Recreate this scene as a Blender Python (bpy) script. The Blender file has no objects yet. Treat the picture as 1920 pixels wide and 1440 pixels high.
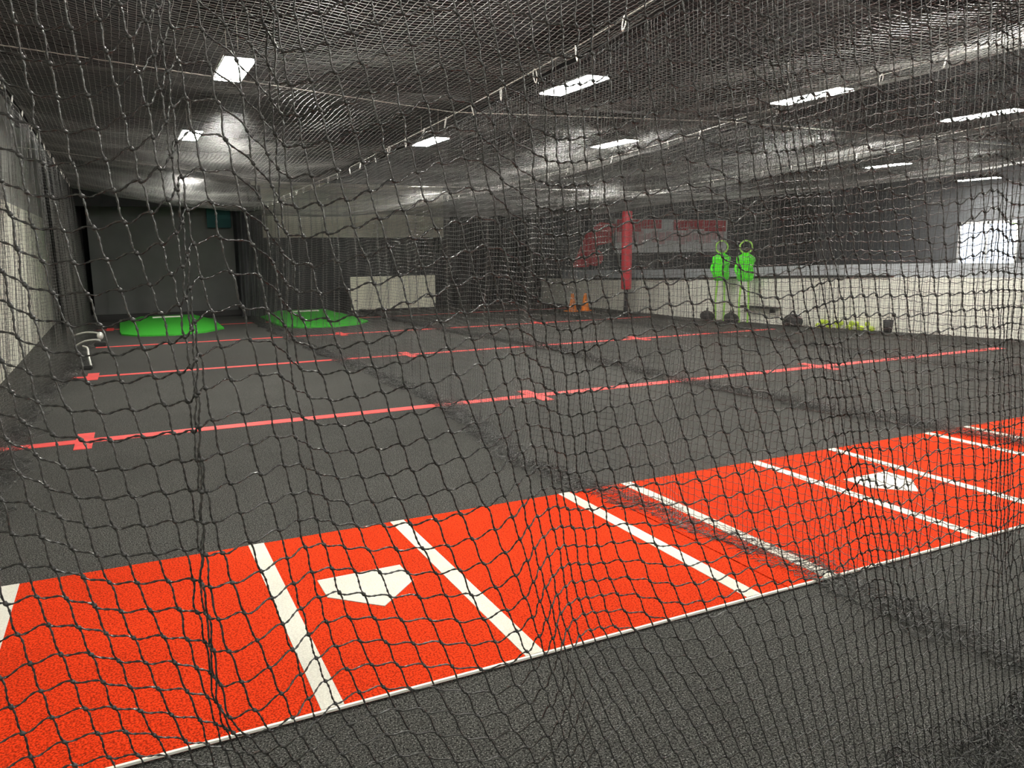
import bpy, bmesh, math, random
import numpy as np
from mathutils import Vector
rnd = random.Random(7)
C = bpy.context.scene.collection
PI = math.pi

# ------------------------------------------------------------------ camera / render settings
H = 1.6493
FPX = 1465.77
cam_d = bpy.data.cameras.new('camera'); cam = bpy.data.objects.new('camera', cam_d); C.objects.link(cam)
cam_d.sensor_fit = 'HORIZONTAL'; cam_d.sensor_width = 36.0; cam_d.lens = 36.0 * FPX / 1920
cam_d.clip_start = 0.05; cam_d.clip_end = 200
from mathutils import Matrix
R_ = Vector((0.89566012, -0.44465149, -0.00883238)); U_ = Vector((0.08329245, 0.14820126, 0.98544343)); W_ = Vector((0.43686992, 0.88335805, -0.16977407))
cam.matrix_world = Matrix(((R_.x, U_.x, -W_.x, 0), (R_.y, U_.y, -W_.y, 0), (R_.z, U_.z, -W_.z, H), (0, 0, 0, 1)))
sc = bpy.context.scene
sc.camera = cam
sc.view_settings.view_transform = 'Standard'; sc.view_settings.look = 'None'
sc.view_settings.exposure = 0.0; sc.view_settings.gamma = 1.0
sc.view_settings.use_curve_mapping = False
sc.cycles.max_bounces = 5; sc.cycles.diffuse_bounces = 3; sc.cycles.glossy_bounces = 2; sc.cycles.transparent_max_bounces = 8
sc.cycles.sample_clamp_indirect = 6.0
sc.cycles.use_denoising = True; sc.cycles.denoiser = 'OPENIMAGEDENOISE'; sc.cycles.denoising_input_passes = 'RGB_ALBEDO_NORMAL'; sc.cycles.denoising_prefilter = 'ACCURATE'
w = bpy.data.worlds.new('world'); sc.world = w; w.use_nodes = True
w.node_tree.nodes['Background'].inputs[0].default_value = (0.75, 0.85, 1, 1)
w.node_tree.nodes['Background'].inputs[1].default_value = 3.5

# ------------------------------------------------------------------ materials
def mat(name, col, rough=0.6, metal=0.0, spec=0.5, emit=None, noise=None, bump=None):
    m = bpy.data.materials.new(name); m.use_nodes = True
    nt = m.node_tree; b = nt.nodes['Principled BSDF']
    b.inputs['Base Color'].default_value = (*col, 1); b.inputs['Roughness'].default_value = rough
    b.inputs['Metallic'].default_value = metal; b.inputs['Specular IOR Level'].default_value = spec
    if emit:
        b.inputs['Emission Color'].default_value = (*emit[:3], 1); b.inputs['Emission Strength'].default_value = emit[3]
    if noise or bump:
        tc = nt.nodes.new('ShaderNodeTexCoord')
    if noise:   # (scale, dark factor, light factor, detail)
        n = nt.nodes.new('ShaderNodeTexNoise'); n.inputs['Scale'].default_value = noise[0]; n.inputs['Detail'].default_value = noise[3]
        r = nt.nodes.new('ShaderNodeValToRGB'); nt.links.new(tc.outputs['Object'], n.inputs['Vector'])
        nt.links.new(n.outputs['Fac'], r.inputs['Fac'])
        r.color_ramp.elements[0].position = 0.3; r.color_ramp.elements[1].position = 0.7
        r.color_ramp.elements[0].color = (*[c * noise[1] for c in col], 1); r.color_ramp.elements[1].color = (*[min(1, c * noise[2]) for c in col], 1)
        nt.links.new(r.outputs['Color'], b.inputs['Base Color'])
    if bump:    # (scale, strength, distance)
        n = nt.nodes.new('ShaderNodeTexNoise'); n.inputs['Scale'].default_value = bump[0]; n.inputs['Detail'].default_value = 3
        bp = nt.nodes.new('ShaderNodeBump'); bp.inputs['Strength'].default_value = bump[1]; bp.inputs['Distance'].default_value = bump[2]
        nt.links.new(tc.outputs['Object'], n.inputs['Vector']); nt.links.new(n.outputs['Fac'], bp.inputs['Height'])
        nt.links.new(bp.outputs['Normal'], b.inputs['Normal'])
    return m

def turf(name, col, specks, scale=1.0, speck_amt=0.72, var=(0.45, 1.5), sheen=.06):
    """short carpet turf: fibre-scale mottling, pale fibre specks, soft large patches, bump"""
    m = bpy.data.materials.new(name); m.use_nodes = True
    nt = m.node_tree; b = nt.nodes['Principled BSDF']; N = nt.nodes.new; L = nt.links.new
    tc = N('ShaderNodeTexCoord')
    n1 = N('ShaderNodeTexNoise'); n1.inputs['Scale'].default_value = 120 * scale; n1.inputs['Detail'].default_value = 2
    n2 = N('ShaderNodeTexNoise'); n2.inputs['Scale'].default_value = 190 * scale; n2.inputs['Detail'].default_value = 1
    n3 = N('ShaderNodeTexNoise'); n3.inputs['Scale'].default_value = 1.3; n3.inputs['Detail'].default_value = 3
    for n in (n1, n2, n3): L(tc.outputs['Object'], n.inputs['Vector'])
    r1 = N('ShaderNodeValToRGB'); r1.color_ramp.elements[0].position = .38; r1.color_ramp.elements[1].position = .62
    r1.color_ramp.elements[0].color = (*[c * var[0] for c in col], 1); r1.color_ramp.elements[1].color = (*[min(1, c * var[1]) for c in col], 1)
    L(n1.outputs['Fac'], r1.inputs['Fac'])
    r2 = N('ShaderNodeValToRGB'); r2.color_ramp.elements[0].position = speck_amt; r2.color_ramp.elements[1].position = speck_amt + .05
    L(n2.outputs['Fac'], r2.inputs['Fac'])
    mx = N('ShaderNodeMix'); mx.data_type = 'RGBA'; L(r2.outputs['Color'], mx.inputs[0]); L(r1.outputs['Color'], mx.inputs[6]); mx.inputs[7].default_value = (*specks, 1)
    r3 = N('ShaderNodeValToRGB'); r3.color_ramp.elements[0].position = .35; r3.color_ramp.elements[1].position = .65
    r3.color_ramp.elements[0].color = (.86, .86, .86, 1); r3.color_ramp.elements[1].color = (1, 1, 1, 1)
    L(n3.outputs['Fac'], r3.inputs['Fac'])
    m2 = N('ShaderNodeMix'); m2.data_type = 'RGBA'; m2.blend_type = 'MULTIPLY'; m2.inputs[0].default_value = 1
    L(mx.outputs[2], m2.inputs[6]); L(r3.outputs['Color'], m2.inputs[7])
    L(m2.outputs[2], b.inputs['Base Color'])
    b.inputs['Roughness'].default_value = .9; b.inputs['Specular IOR Level'].default_value = .07
    b.inputs['Sheen Weight'].default_value = sheen; b.inputs['Sheen Roughness'].default_value = .6
    bp = N('ShaderNodeBump'); bp.inputs['Strength'].default_value = .8; bp.inputs['Distance'].default_value = .004
    L(n1.outputs['Fac'], bp.inputs['Height']); L(bp.outputs['Normal'], b.inputs['Normal'])
    return m

M = {}
M['turf'] = turf('charcoal_turf', (.037, .037, .034), (.26, .26, .243), 1.0, .62, (.15, 2.0), .03)
M['red'] = turf('red_turf', (.70, .040, .006), (.88, .10, .03), 1.0, .66, (.42, 1.25), 0.0)
M['white_turf'] = turf('white_turf', (.70, .69, .61), (.8, .79, .72), 1.2, .7, (.9, 1.06))
M['tape'] = mat('red_tape', (.80, .07, .065), .6, noise=(9, .85, 1.1, 2))
M['twine'] = mat('black_twine', (.02, .02, .019), .30, spec=1.0)
M['knot'] = mat('black_twine_knot', (.022, .022, .021), .5, spec=.6)
M['twine2'] = mat('dark_twine', (.05, .05, .048), .34, spec=1.0)
M['twine3'] = mat('dull_twine', (.11, .11, .104), .36, spec=1.0)
M['rope'] = mat('black_rope', (.03, .03, .03), .6)
M['cable'] = mat('galvanised_cable', (.75, .73, .66), .35, .6)
M['clip'] = mat('zinc_clip', (.95, .95, .9), .4, .2)
M['ceiling'] = mat('dark_ceiling', (.018, .018, .022), .85, noise=(2, .7, 1.2, 2))
M['beam'] = mat('dark_steel', (.02, .02, .022), .6)
M['wall_w'] = mat('cream_panel', (.80, .79, .69), .7, noise=(3, .93, 1.04, 2))
M['wall_g'] = mat('grey_wall', (.30, .30, .28), .8, noise=(3, .9, 1.08, 2))
M['wall_d'] = mat('charcoal_wall', (.055, .057, .06), .8, noise=(3, .85, 1.1, 2))
M['lobby'] = mat('slate_wall', (.16, .17, .185), .8, noise=(2, .9, 1.1, 2))
M['band'] = mat('beige_panel', (.62, .60, .51), .75, noise=(4, .92, 1.05, 2))
M['curtain'] = mat('black_curtain', (.022, .022, .024), .9, noise=(6, .8, 1.25, 3))
M['vinyl'] = mat('grey_vinyl', (.20, .205, .205), .6, noise=(1.5, .9, 1.12, 3))
M['half'] = mat('white_half_wall', (.9, .89, .80), .65, noise=(5, .95, 1.03, 2))
M['pale'] = mat('pale_blue_ledge', (.55, .58, .62), .6)
M['board'] = mat('cream_board', (.88, .86, .71), .6, noise=(3, .95, 1.04, 2))
M['black'] = mat('black_rubber', (.015, .015, .015), .55)
M['green'] = mat('green_turf', (.045, .44, .03), .75, noise=(60, .85, 1.12, 2), bump=(220, .5, .003))
M['neon'] = mat('neon_green_plastic', (.10, 1.0, .015), .5, emit=None)
M['neon2'] = mat('yellow_green_plastic', (.42, .85, .12), .5)
M['white'] = mat('white_rubber', (.85, .84, .76), .5)
M['pad'] = mat('red_padding', (.55, .035, .05), .55, noise=(8, .85, 1.1, 2))
M['signred'] = mat('red_paint', (.50, .05, .06), .7, noise=(5, .8, 1.15, 2))
M['signpink'] = mat('faded_pink_paint', (.62, .42, .42), .7, noise=(5, .85, 1.1, 2))
M['signwhite'] = mat('white_paint', (.68, .68, .67), .7, noise=(6, .9, 1.05, 2))
M['orange'] = mat('orange_plastic', (.95, .26, .02), .5)
M['ball'] = mat('yellow_green_ball', (.62, .80, .06), .6, noise=(40, .9, 1.08, 2))
M['bag'] = mat('black_nylon', (.02, .02, .022), .6, noise=(20, .8, 1.3, 3), bump=(30, .6, .02))
M['chrome'] = mat('white_metal_tube', (.85, .84, .80), .3, .35)
M['housing'] = mat('lamp_housing', (.05, .05, .05), .5, .3)
M['led'] = mat('led_diffuser', (1, 1, 1), .5, emit=(1, .97, .885, 145.0))
M['frame'] = mat('white_window_frame', (.8, .8, .8), .5)
M['teal'] = mat('dark_teal_cloth', (.01, .06, .065), .8)
def glass_mat():
    m = bpy.data.materials.new('window_glass'); m.use_nodes = True; nt = m.node_tree; nt.nodes.clear()
    o = nt.nodes.new('ShaderNodeOutputMaterial'); g = nt.nodes.new('ShaderNodeBsdfGlossy'); t = nt.nodes.new('ShaderNodeBsdfTransparent'); x = nt.nodes.new('ShaderNodeMixShader')
    g.inputs['Roughness'].default_value = .02; x.inputs[0].default_value = .08
    nt.links.new(t.outputs[0], x.inputs[1]); nt.links.new(g.outputs[0], x.inputs[2]); nt.links.new(x.outputs[0], o.inputs[0]); return m
M['glass'] = glass_mat()
M['leaf'] = mat('glowing_foliage', (.45, .75, .12), .8, noise=(2.5, .6, 1.25, 3), emit=(.5, .85, .2, 1.2))  # emission puts the daylight on the leaves into the material
M['outside'] = mat('glowing_pavement', (.75, .78, .85), .8, emit=(.8, .86, 1, .9))  # paving given its own glow to stand in for daylight

# ------------------------------------------------------------------ mesh helpers
def link(name, me, m, parent=None, smooth=False):
    if isinstance(me, bmesh.types.BMesh):
        d = bpy.data.meshes.new(name)
        bmesh.ops.recalc_face_normals(me, faces=me.faces)
        me.to_mesh(d); me.free(); me = d
    o = bpy.data.objects.new(name, me); C.objects.link(o)
    if m is not None and not me.materials: me.materials.append(m)
    if smooth: me.polygons.foreach_set('use_smooth', [True] * len(me.polygons))
    if parent: o.parent = parent
    return o
def tag(o, label, cat, group=None, kind=None):
    o['label'] = label; o['category'] = cat
    if group: o['group'] = group
    if kind: o['kind'] = kind
    return o
def thing(name, label, cat, loc=(0, 0, 0), rz=0, group=None):
    o = bpy.data.objects.new(name, None); C.objects.link(o); o.location = loc; o.rotation_euler = (0, 0, rz)
    o.empty_display_size = .1
    return tag(o, label, cat, group)
def struct(name, me, m):
    o = link(name, me, m); o['kind'] = 'structure'; return o
def copy_tree(o, parent=None):
    c = o.copy(); C.objects.link(c); c.parent = parent
    for ch in o.children: copy_tree(ch, c)
    return c
def bx(bm, x0, x1, y0, y1, z0, z1, bevel=0):
    r = bmesh.ops.create_cube(bm, size=1)
    for v in r['verts']:
        v.co = Vector(((x0 + x1) / 2 + v.co.x * (x1 - x0), (y0 + y1) / 2 + v.co.y * (y1 - y0), (z0 + z1) / 2 + v.co.z * (z1 - z0)))
    if bevel:
        es = list({e for v in r['verts'] for e in v.link_edges})
        bmesh.ops.bevel(bm, geom=es, offset=bevel, segments=2, affect='EDGES')
    return bm
def box(*a, **k): return bx(bmesh.new(), *a, **k)
def prism(bm, pts, z0, z1):
    lo = [bm.verts.new((x, y, z0)) for x, y in pts]; hi = [bm.verts.new((x, y, z1)) for x, y in pts]
    n = len(pts); bm.faces.new(lo[::-1]); bm.faces.new(hi)
    for i in range(n): bm.faces.new((lo[i], lo[(i + 1) % n], hi[(i + 1) % n], hi[i]))
    return bm
def quads_mesh(name, V, F):
    me = bpy.data.meshes.new(name)
    V = np.ascontiguousarray(V.reshape(-1, 3), dtype=np.float32); F = np.ascontiguousarray(F.reshape(-1, 4), dtype=np.int32)
    me.vertices.add(len(V)); me.vertices.foreach_set('co', V.ravel())
    me.loops.add(F.size); me.loops.foreach_set('vertex_index', F.ravel())
    me.polygons.add(len(F)); me.polygons.foreach_set('loop_start', np.arange(0, F.size, 4, dtype=np.int32))
    me.polygons.foreach_set('use_smooth', np.ones(len(F), dtype=bool))
    me.update(calc_edges=True)
    return me
def tube_arrays(P, r, sides=6, flat=1.0, twist=0.0, ref=(0, 1, 0)):
    """P: (lines, n, 3) polylines -> verts and quads of tubes; flat<1 gives an oval section that turns by `twist` per metre (laid rope)."""
    P = np.asarray(P, dtype=np.float64)
    if P.ndim == 2: P = P[None]
    l, n, _ = P.shape
    T = np.gradient(P, axis=1); T /= np.linalg.norm(T, axis=2, keepdims=True) + 1e-12
    ref = np.broadcast_to(np.asarray(ref, float), T.shape)
    A = np.cross(T, ref); A /= np.linalg.norm(A, axis=2, keepdims=True) + 1e-9
    B = np.cross(T, A)
    ang = np.linspace(0, 2 * PI, sides, endpoint=False)
    if twist:
        s = np.concatenate([np.zeros((l, 1)), np.cumsum(np.linalg.norm(np.diff(P, axis=1), axis=2), axis=1)], axis=1)
        ph = (s * twist)[..., None]
    else: ph = np.zeros((l, n, 1))
    ca, sa = np.cos(ang) * r, np.sin(ang) * r * flat
    x = ca * np.cos(ph) - sa * np.sin(ph); y = ca * np.sin(ph) + sa * np.cos(ph)
    V = P[:, :, None, :] + A[:, :, None, :] * x[..., None] + B[:, :, None, :] * y[..., None]
    idx = np.arange(l * n * sides).reshape(l, n, sides)
    a = idx[:, :-1, :]; b = np.roll(idx, -1, axis=2)[:, :-1, :]; c = np.roll(idx, -1, axis=2)[:, 1:, :]; d = idx[:, 1:, :]
    return V.reshape(-1, 3), np.stack([a, b, c, d], -1).reshape(-1, 4)
def merge(parts):
    vs, fs, o = [], [], 0
    for v, f in parts: vs.append(v); fs.append(f + o); o += len(v)
    return np.concatenate(vs), np.concatenate(fs)
def tube_obj(name, pts, r, m, parent=None, sides=8, smooth_pts=0):
    pts = [Vector(p) for p in pts]
    if smooth_pts:
        out = []
        for i in range(len(pts) - 1):
            p0, p1, p2, p3 = pts[max(i - 1, 0)], pts[i], pts[i + 1], pts[min(i + 2, len(pts) - 1)]
            for k in range(smooth_pts):
                t = k / smooth_pts
                out.append(.5 * ((2 * p1) + (p2 - p0) * t + (2 * p0 - 5 * p1 + 4 * p2 - p3) * t * t + (3 * p1 - p0 - 3 * p2 + p3) * t ** 3))
        out.append(pts[-1]); pts = out
    P = np.array([list(p) for p in pts])
    d = P[-1] - P[0]; ref = (0, 0, 1) if abs(d[2]) < .8 * np.linalg.norm(d) else (0.3, 1, 0)
    v, f = tube_arrays(P, r, sides, ref=ref)
    return link(name, quads_mesh(name, v, f), m, parent)
def lathe(bm, prof, seg=20, cx=0, cy=0):
    rings = []
    for r, z in prof:
        if r < 1e-5: rings.append([bm.verts.new((cx, cy, z))])
        else: rings.append([bm.verts.new((cx + r * math.cos(2 * PI * k / seg), cy + r * math.sin(2 * PI * k / seg), z)) for k in range(seg)])
    for a, b in zip(rings, rings[1:]):
        for k in range(seg):
            k2 = (k + 1) % seg
            if len(a) == 1 and len(b) == 1: continue
            if len(a) == 1: bm.faces.new((a[0], b[k2], b[k]))
            elif len(b) == 1: bm.faces.new((a[k], a[k2], b[0]))
            else: bm.faces.new((a[k], a[k2], b[k2], b[k]))
    return bm
def ellipsoid(bm, c, r, u=16, v=12):
    q = bmesh.ops.create_uvsphere(bm, u_segments=u, v_segments=v, radius=1)
    for p in q['verts']: p.co = Vector((c[0] + p.co.x * r[0], c[1] + p.co.y * r[1], c[2] + p.co.z * r[2]))
    return bm

# ------------------------------------------------------------------ the room
struct('floor', box(-2.2, 27, -4, 22.6, -.1, 0), M['turf'])
struct('ceiling', box(-2.2, 27, -4, 22.6, 4.2, 4.35), M['ceiling'])
struct('wall_front', box(-2.2, 27, -4.15, -4, 0, 4.2), M['wall_g'])
bm = box(-1.65, -1.5, -4, 22.6, 0, 2.45)
struct('wall_left', bm, M['wall_w'])
struct('trim_1', box(-1.65, -1.5, -4, 22.6, 2.45, 4.2), M['wall_g'])['label'] = 'grey upper part of the left wall'
struct('wall_back', box(-1.65, 24.2, 22.3, 22.5, 0, 4.2), M['wall_d'])
# lobby wall on the right with its windows
def wall_with_holes():
    bm = bmesh.new(); x0, x1 = 24.2, 24.4
    ys = [-4, 10.9, 12.5, 12.75, 14.35, 14.6, 16.5, 22.6]
    for a, b, hole in [(-4, 10.9, 0), (10.9, 12.5, 1), (12.5, 12.75, 0), (12.75, 14.35, 1), (14.35, 14.6, 0), (14.6, 16.5, 1), (16.5, 22.6, 0)]:
        if hole: bx(bm, x0, x1, a, b, 0, .95); bx(bm, x0, x1, a, b, 2.38, 4.2)
        else: bx(bm, x0, x1, a, b, 0, 4.2)
    return bm
struct('wall_right', wall_with_holes(), M['lobby'])
for n, (a, b) in enumerate([(14.6, 16.5), (12.75, 14.35), (10.9, 12.5)]):
    bm = bmesh.new()
    for args in ((a, a + .07, .95, 2.38), (b - .07, b, .95, 2.38), (a, b, .95, 1.03), (a, b, 2.3, 2.38), ((a + b) / 2 - .03, (a + b) / 2 + .03, .95, 2.38)):
        bx(bm, 24.18, 24.3, args[0], args[1], args[2], args[3])
    o = struct('window_%d' % (n + 1), bm, M['frame'])
    g = link('pane', box(24.24, 24.25, a + .05, b - .05, 1.0, 2.33), M['glass'], o)
# what stands outside the windows
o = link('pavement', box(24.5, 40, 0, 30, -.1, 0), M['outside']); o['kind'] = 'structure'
bm = bmesh.new()
for k in range(26):
    ellipsoid(bm, (31 + rnd.uniform(-.8, .8), 17.9 + rnd.uniform(-1.3, 1.3), 3.1 + rnd.uniform(-.5, .9)), [rnd.uniform(.3, .55)] * 3, 8, 6)
bx(bm, 30.9, 31.1, 17.8, 18, 0, 2.8)
tag(link('garden_tree', bm, M['leaf']), 'yellow-green tree glowing with painted-in daylight outside the window', 'tree')
# beams under the ceiling
for n, y in enumerate((5.6, 11.4, 17.2)):
    struct('trim_%d' % (n + 2), box(-1.5, 24.2, y, y + .22, 3.92, 4.2), M['beam'])

# half wall between cages and lobby
HW = [(11.85, 22.3), (11.95, 19.0), (12.12, 15.0), (12.62, 12.5), (13.35, 10.4), (14.15, 8.1), (15.1, 5.0)]
HT = [.74, .78, .90, 1.0, 1.05, 1.08, 1.1]
def strip_wall(pts, zlo, zhi, d0, d1):
    """upright strip along a polyline, from offset d0 to d1 to its right-hand side (away from the cages)"""
    bm = bmesh.new(); rows = []
    for i, (x, y) in enumerate(pts):
        a = Vector(pts[max(i - 1, 0)]); b = Vector(pts[min(i + 1, len(pts) - 1)]); t = (b - a).normalized(); n = Vector((-t.y, t.x))
        if n.x < 0: n = -n
        p, q = Vector((x, y)) + n * d0, Vector((x, y)) + n * d1
        rows.append([bm.verts.new((p.x, p.y, zlo[i])), bm.verts.new((q.x, q.y, zlo[i])), bm.verts.new((q.x, q.y, zhi[i])), bm.verts.new((p.x, p.y, zhi[i]))])
    for a, b in zip(rows, rows[1:]):
        for k in range(4): bm.faces.new((a[k], a[(k + 1) % 4], b[(k + 1) % 4], b[k]))
    bm.faces.new(rows[0]); bm.faces.new(rows[-1][::-1])
    return bm
hw = thing('half_wall', 'long white half wall behind the batter dummies, between cages and lobby', 'half wall')
link('wall_panel', strip_wall(HW, [0] * 7, HT, 0, .12), M['half'], hw)
rail = link('cap_rail', strip_wall(HW[1:5], [t for t in HT[1:5]], [t + .045 for t in HT[1:5]], -.03, .15), M['black'], hw); rail['label'] = 'thin black cap rail on the left stretch'
o = tag(link('ledge', strip_wall([(11.8, 21.9)] + HW[1:], [0] * 7, [t + .24 for t in HT], .9, 1.3), M['pale']), 'pale blue-grey ledge running behind the white half wall', 'ledge')

# mural panels on the far wall
mu = thing('wall_mural', 'wide red and white painted mural right of the red pillar', 'mural')
link('backing', box(14.9, 19.7, 22.24, 22.3, 1.5, 2.62), M['signwhite'], mu)
for a, b, z0, z1 in ((14.95, 15.9, 2.2, 2.6), (15.95, 16.75, 2.3, 2.6), (17.3, 17.9, 2.25, 2.6), (17.95, 18.6, 2.3, 2.62), (18.65, 19.6, 2.22, 2.6)):
    link('red_block', box(a, b, 22.2, 22.24, z0, z1), M['signred'], mu)
bm = bmesh.new()
for k in range(16): 
    a = 14.95 + k * .29; bx(bm, a, a + .22, 22.21, 22.235, 1.85 + .08 * math.sin(k * 1.9), 2.2 + .05 * math.sin(k * 2.7))
link('pink_band', bm, M['signpink'], mu)
mu = thing('wall_emblem', 'slanted red emblem painted left of the red pillar', 'emblem')
bm = bmesh.new()
def slab(bm, pts, y0, y1):
    a = [bm.verts.new((x, y0, z)) for x, z in pts]; b = [bm.verts.new((x, y1, z)) for x, z in pts]
    bm.faces.new(a); bm.faces.new(b[::-1]); n = len(pts)
    for i in range(n): bm.faces.new((a[i], a[(i + 1) % n], b[(i + 1) % n], b[i]))
slab(bm, [(13.25, 1.05), (13.85, 1.05), (14.2, 1.75), (14.75, 1.85), (14.95, 2.45), (14.3, 2.5), (13.75, 2.1)], 22.24, 22.3)
link('swoosh', bm, M['signred'], mu)
bm = bmesh.new(); slab(bm, [(14.1 + .32 * math.cos(t * PI / 6), 1.35 + .27 * math.sin(t * PI / 6)) for t in range(12)], 22.22, 22.3)
link('roundel', bm, M['signred'], mu)

# ------------------------------------------------------------------ turf mats
OX, OY = .973, 3.757
LANE = 3.72
names = ['nearest mat on the left with the whole home plate in view', 'middle mat, whose plate shows right of the first net', 'far right mat, mostly behind the nets']
for n in range(3):
    x0 = -.93 + n * LANE; x1 = x0 + LANE - .012
    if n == 2: x1 = 10.15
    t = thing('batting_mat', 'red turf batting mat, ' + names[n], 'mat', group='red turf batting mats')
    bm = bmesh.new(); bx(bm, x0, x1, 2.62, 4.42, 0, .016)
    link('red_turf', bm, M['red'], t)
    e = link('edge_strip', box(x0, x1, 2.609, 2.6205, .008, .0172), M['white'], t); e['label'] = 'white backing edge'
    for lx in (-.625, .56, 1.39, 2.57):
        X = lx + n * LANE - (0.02 if n else 0) + (.04 * 0)
        if X + .05 > x1: X = x1 - .06
        link('chalk_line', box(X - .042, X + .042, 2.6225, 4.418, .0155, .0185), M['white_turf'], t)
    px, py = OX + n * LANE, OY
    pts = [(px - .216, py), (px - .216, py - .216), (px, py - .432), (px + .216, py - .216), (px + .216, py)]
    bm = prism(bmesh.new(), pts, .0155, .0195)
    link('home_plate', bm, M['white_turf'], t)

# ------------------------------------------------------------------ red tape lines on the turf
tl = [(7.76, -1.15, 12.7, .16, [-.41, 4.13, 8.62], 'nearest'), (11.88, -.70, 11.85, .13, [-.45, 4.03, 8.5], 'second'), (15.58, -.5, 11.5, .12, [3.88, 8.4], 'third'), (19.15, -.6, 11.2, .09, [-.3], 'farthest')]
for y, xa, xb, wd, marks, nm in tl:
    t = thing('floor_tape', nm + ' thin red tape line across the dark turf', 'floor line', group='red tape lines across the cages')
    link('tape_line', box(xa, xb, y - wd / 2, y + wd / 2, 0, .003), M['tape'], t)
    for mx_ in marks:
        bm = prism(bmesh.new(), [(mx_ - .075, y - .33), (mx_ + .065, y - .33), (mx_ + .075, y + .33), (mx_ - .065, y + .33)], .0005, .0045)
        link('cross_mark', bm, M['tape'], t)

# ------------------------------------------------------------------ pitching mounds
def mound(x, y, label):
    t = thing('pitching_mound', label, 'pitching mound', (x, y, 0), 0, 'portable green pitching mounds')
    bm = bmesh.new()
    base = [(-1.0, .25), (-.72, -.2), (-.05, -.38), (.55, -.12), (1.0, .55), (1.03, 3.2), (-1.03, 3.2), (-1.03, .9)]
    mid = [(-.93, .35), (-.68, -.06), (-.05, -.22), (.5, .02), (.9, .65), (.93, 3.2), (-.93, 3.2), (-.95, .95)]
    top = [(-.56, 2.35), (-.48, 2.25), (0, 2.2), (.48, 2.25), (.56, 2.35), (.58, 3.2), (-.58, 3.2), (-.58, 2.5)]
    R = [[bm.verts.new((a, b, z)) for a, b in q] for q, z in ((base, 0), (base, .03), (mid, .045), (top, .155))]
    for a, b in zip(R, R[1:]):
        for k in range(8): bm.faces.new((a[k], a[(k + 1) % 8], b[(k + 1) % 8], b[k]))
    bm.faces.new(R[-1]); bm.faces.new(R[0][::-1])
    link('mound_body', bm, M['green'], t)
    link('pitching_rubber', box(-.34, .30, 2.5, 2.66, .153, .178), M['white'], t)
    return t
mound(.92, 17.4, 'green pitching mound in front of the grey vinyl backdrop')
mound(4.12, 17.4, 'green pitching mound seen through the first divider net')

# ------------------------------------------------------------------ backs of the lanes
t = thing('vinyl_backdrop', 'smooth dark grey vinyl backdrop hanging behind the left mound', 'backdrop')
bm = bmesh.new(); g = []
for i in range(60):
    x = -.62 + i * 3.3 / 59; yy = 21.45 + .015 * math.sin(i * .5) + .02 * math.sin(i * .17)
    g.append([bm.verts.new((x, yy, z)) for z in (.16, 1.5, 2.86)])
for a, b in zip(g, g[1:]):
    bm.faces.new((a[0], b[0], b[1], a[1])); bm.faces.new((a[1], b[1], b[2], a[2]))
r = bmesh.ops.solidify(bm, geom=bm.faces[:], thickness=.01)
link('sheet', bm, M['vinyl'], t)
link('hanging_pole', box(-.75, 2.8, 21.4, 21.5, 2.84, 2.89), M['cable'], t)
link('weighted_hem', box(-.8, 2.8, 21.38, 21.56, 0, .17, bevel=.03), M['black'], t)
def pleated(name, x0, x1, y, z0, z1, amp, per, m, label, cat='curtain', group=None, along='x'):
    n = int((x1 - x0) / per * 10); V = np.zeros((2, n + 1, 2, 3))
    for s in range(2):
        for i in range(n + 1):
            u = x0 + (x1 - x0) * i / n; o_ = amp * math.sin(i * 2 * PI / 10) * (1 + .4 * math.sin(i * .37)) + s * .012
            p = (u, y + o_) if along == 'x' else (y + o_, u)
            V[s, i, 0] = (*p, z0); V[s, i, 1] = (*p, z1)
    idx = np.arange(2 * (n + 1) * 2).reshape(2, n + 1, 2)
    F = [np.stack([idx[s, :-1, 0], idx[s, 1:, 0], idx[s, 1:, 1], idx[s, :-1, 1]], -1) for s in range(2)]
    F.append(np.stack([idx[0, :-1, 1], idx[0, 1:, 1], idx[1, 1:, 1], idx[1, :-1, 1]], -1))
    o = link(name, quads_mesh(name, V, np.concatenate(F)), m)
    return tag(o, label, cat, group)
pleated('blackout_curtain', -1.45, -.72, 21.2, 0, 3.6, .05, .2, M['curtain'], 'black pleated curtain at the left edge of the grey backdrop', group='black curtains at the cage ends')
pleated('blackout_curtain', 2.72, 3.35, 21.1, 0, 3.3, .05, .16, M['wall_d'], 'dark curtain folds at the right edge of the grey backdrop', group='black curtains at the cage ends')
pleated('blackout_curtain', 8.75, 11.8, 21.7, 0, 2.85, .07, .3, M['curtain'], 'wide black pleated curtain left of the orange cones', group='black curtains at the cage ends')
tag(link('valance', box(-1.0, 2.95, 20.5, 20.62, 2.70, 3.12, bevel=.01), M['curtain']), 'black valance across the top of the grey backdrop', 'valance')
tag(link('cloth_panel', box(2.05, 2.62, 21.3, 21.34, 2.25, 2.8, bevel=.01), M['teal']), 'small dark teal cloth at the top right corner of the backdrop', 'cloth')
tag(link('header_panel', box(3.3, 8.75, 22.2, 22.3, 2.02, 3.5), M['band']), 'long beige panel high on the wall over the cream board', 'panel')
t = thing('cream_board', 'low cream board standing against the back wall', 'board', (5.55, 21.0, 0), 0)
link('board_panel', box(0, 2.43, 0, .06, .05, .95, bevel=.008), M['board'], t)
link('foot_rail', box(-.02, 2.45, -.03, .1, 0, .055), M['black'], t)
for a, b, z in ((.08, .16, .30), (2.1, 2.35, .33)): link('handle_slot', box(a, b, -.006, .001, z, z + .025), M['black'], t)

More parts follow.
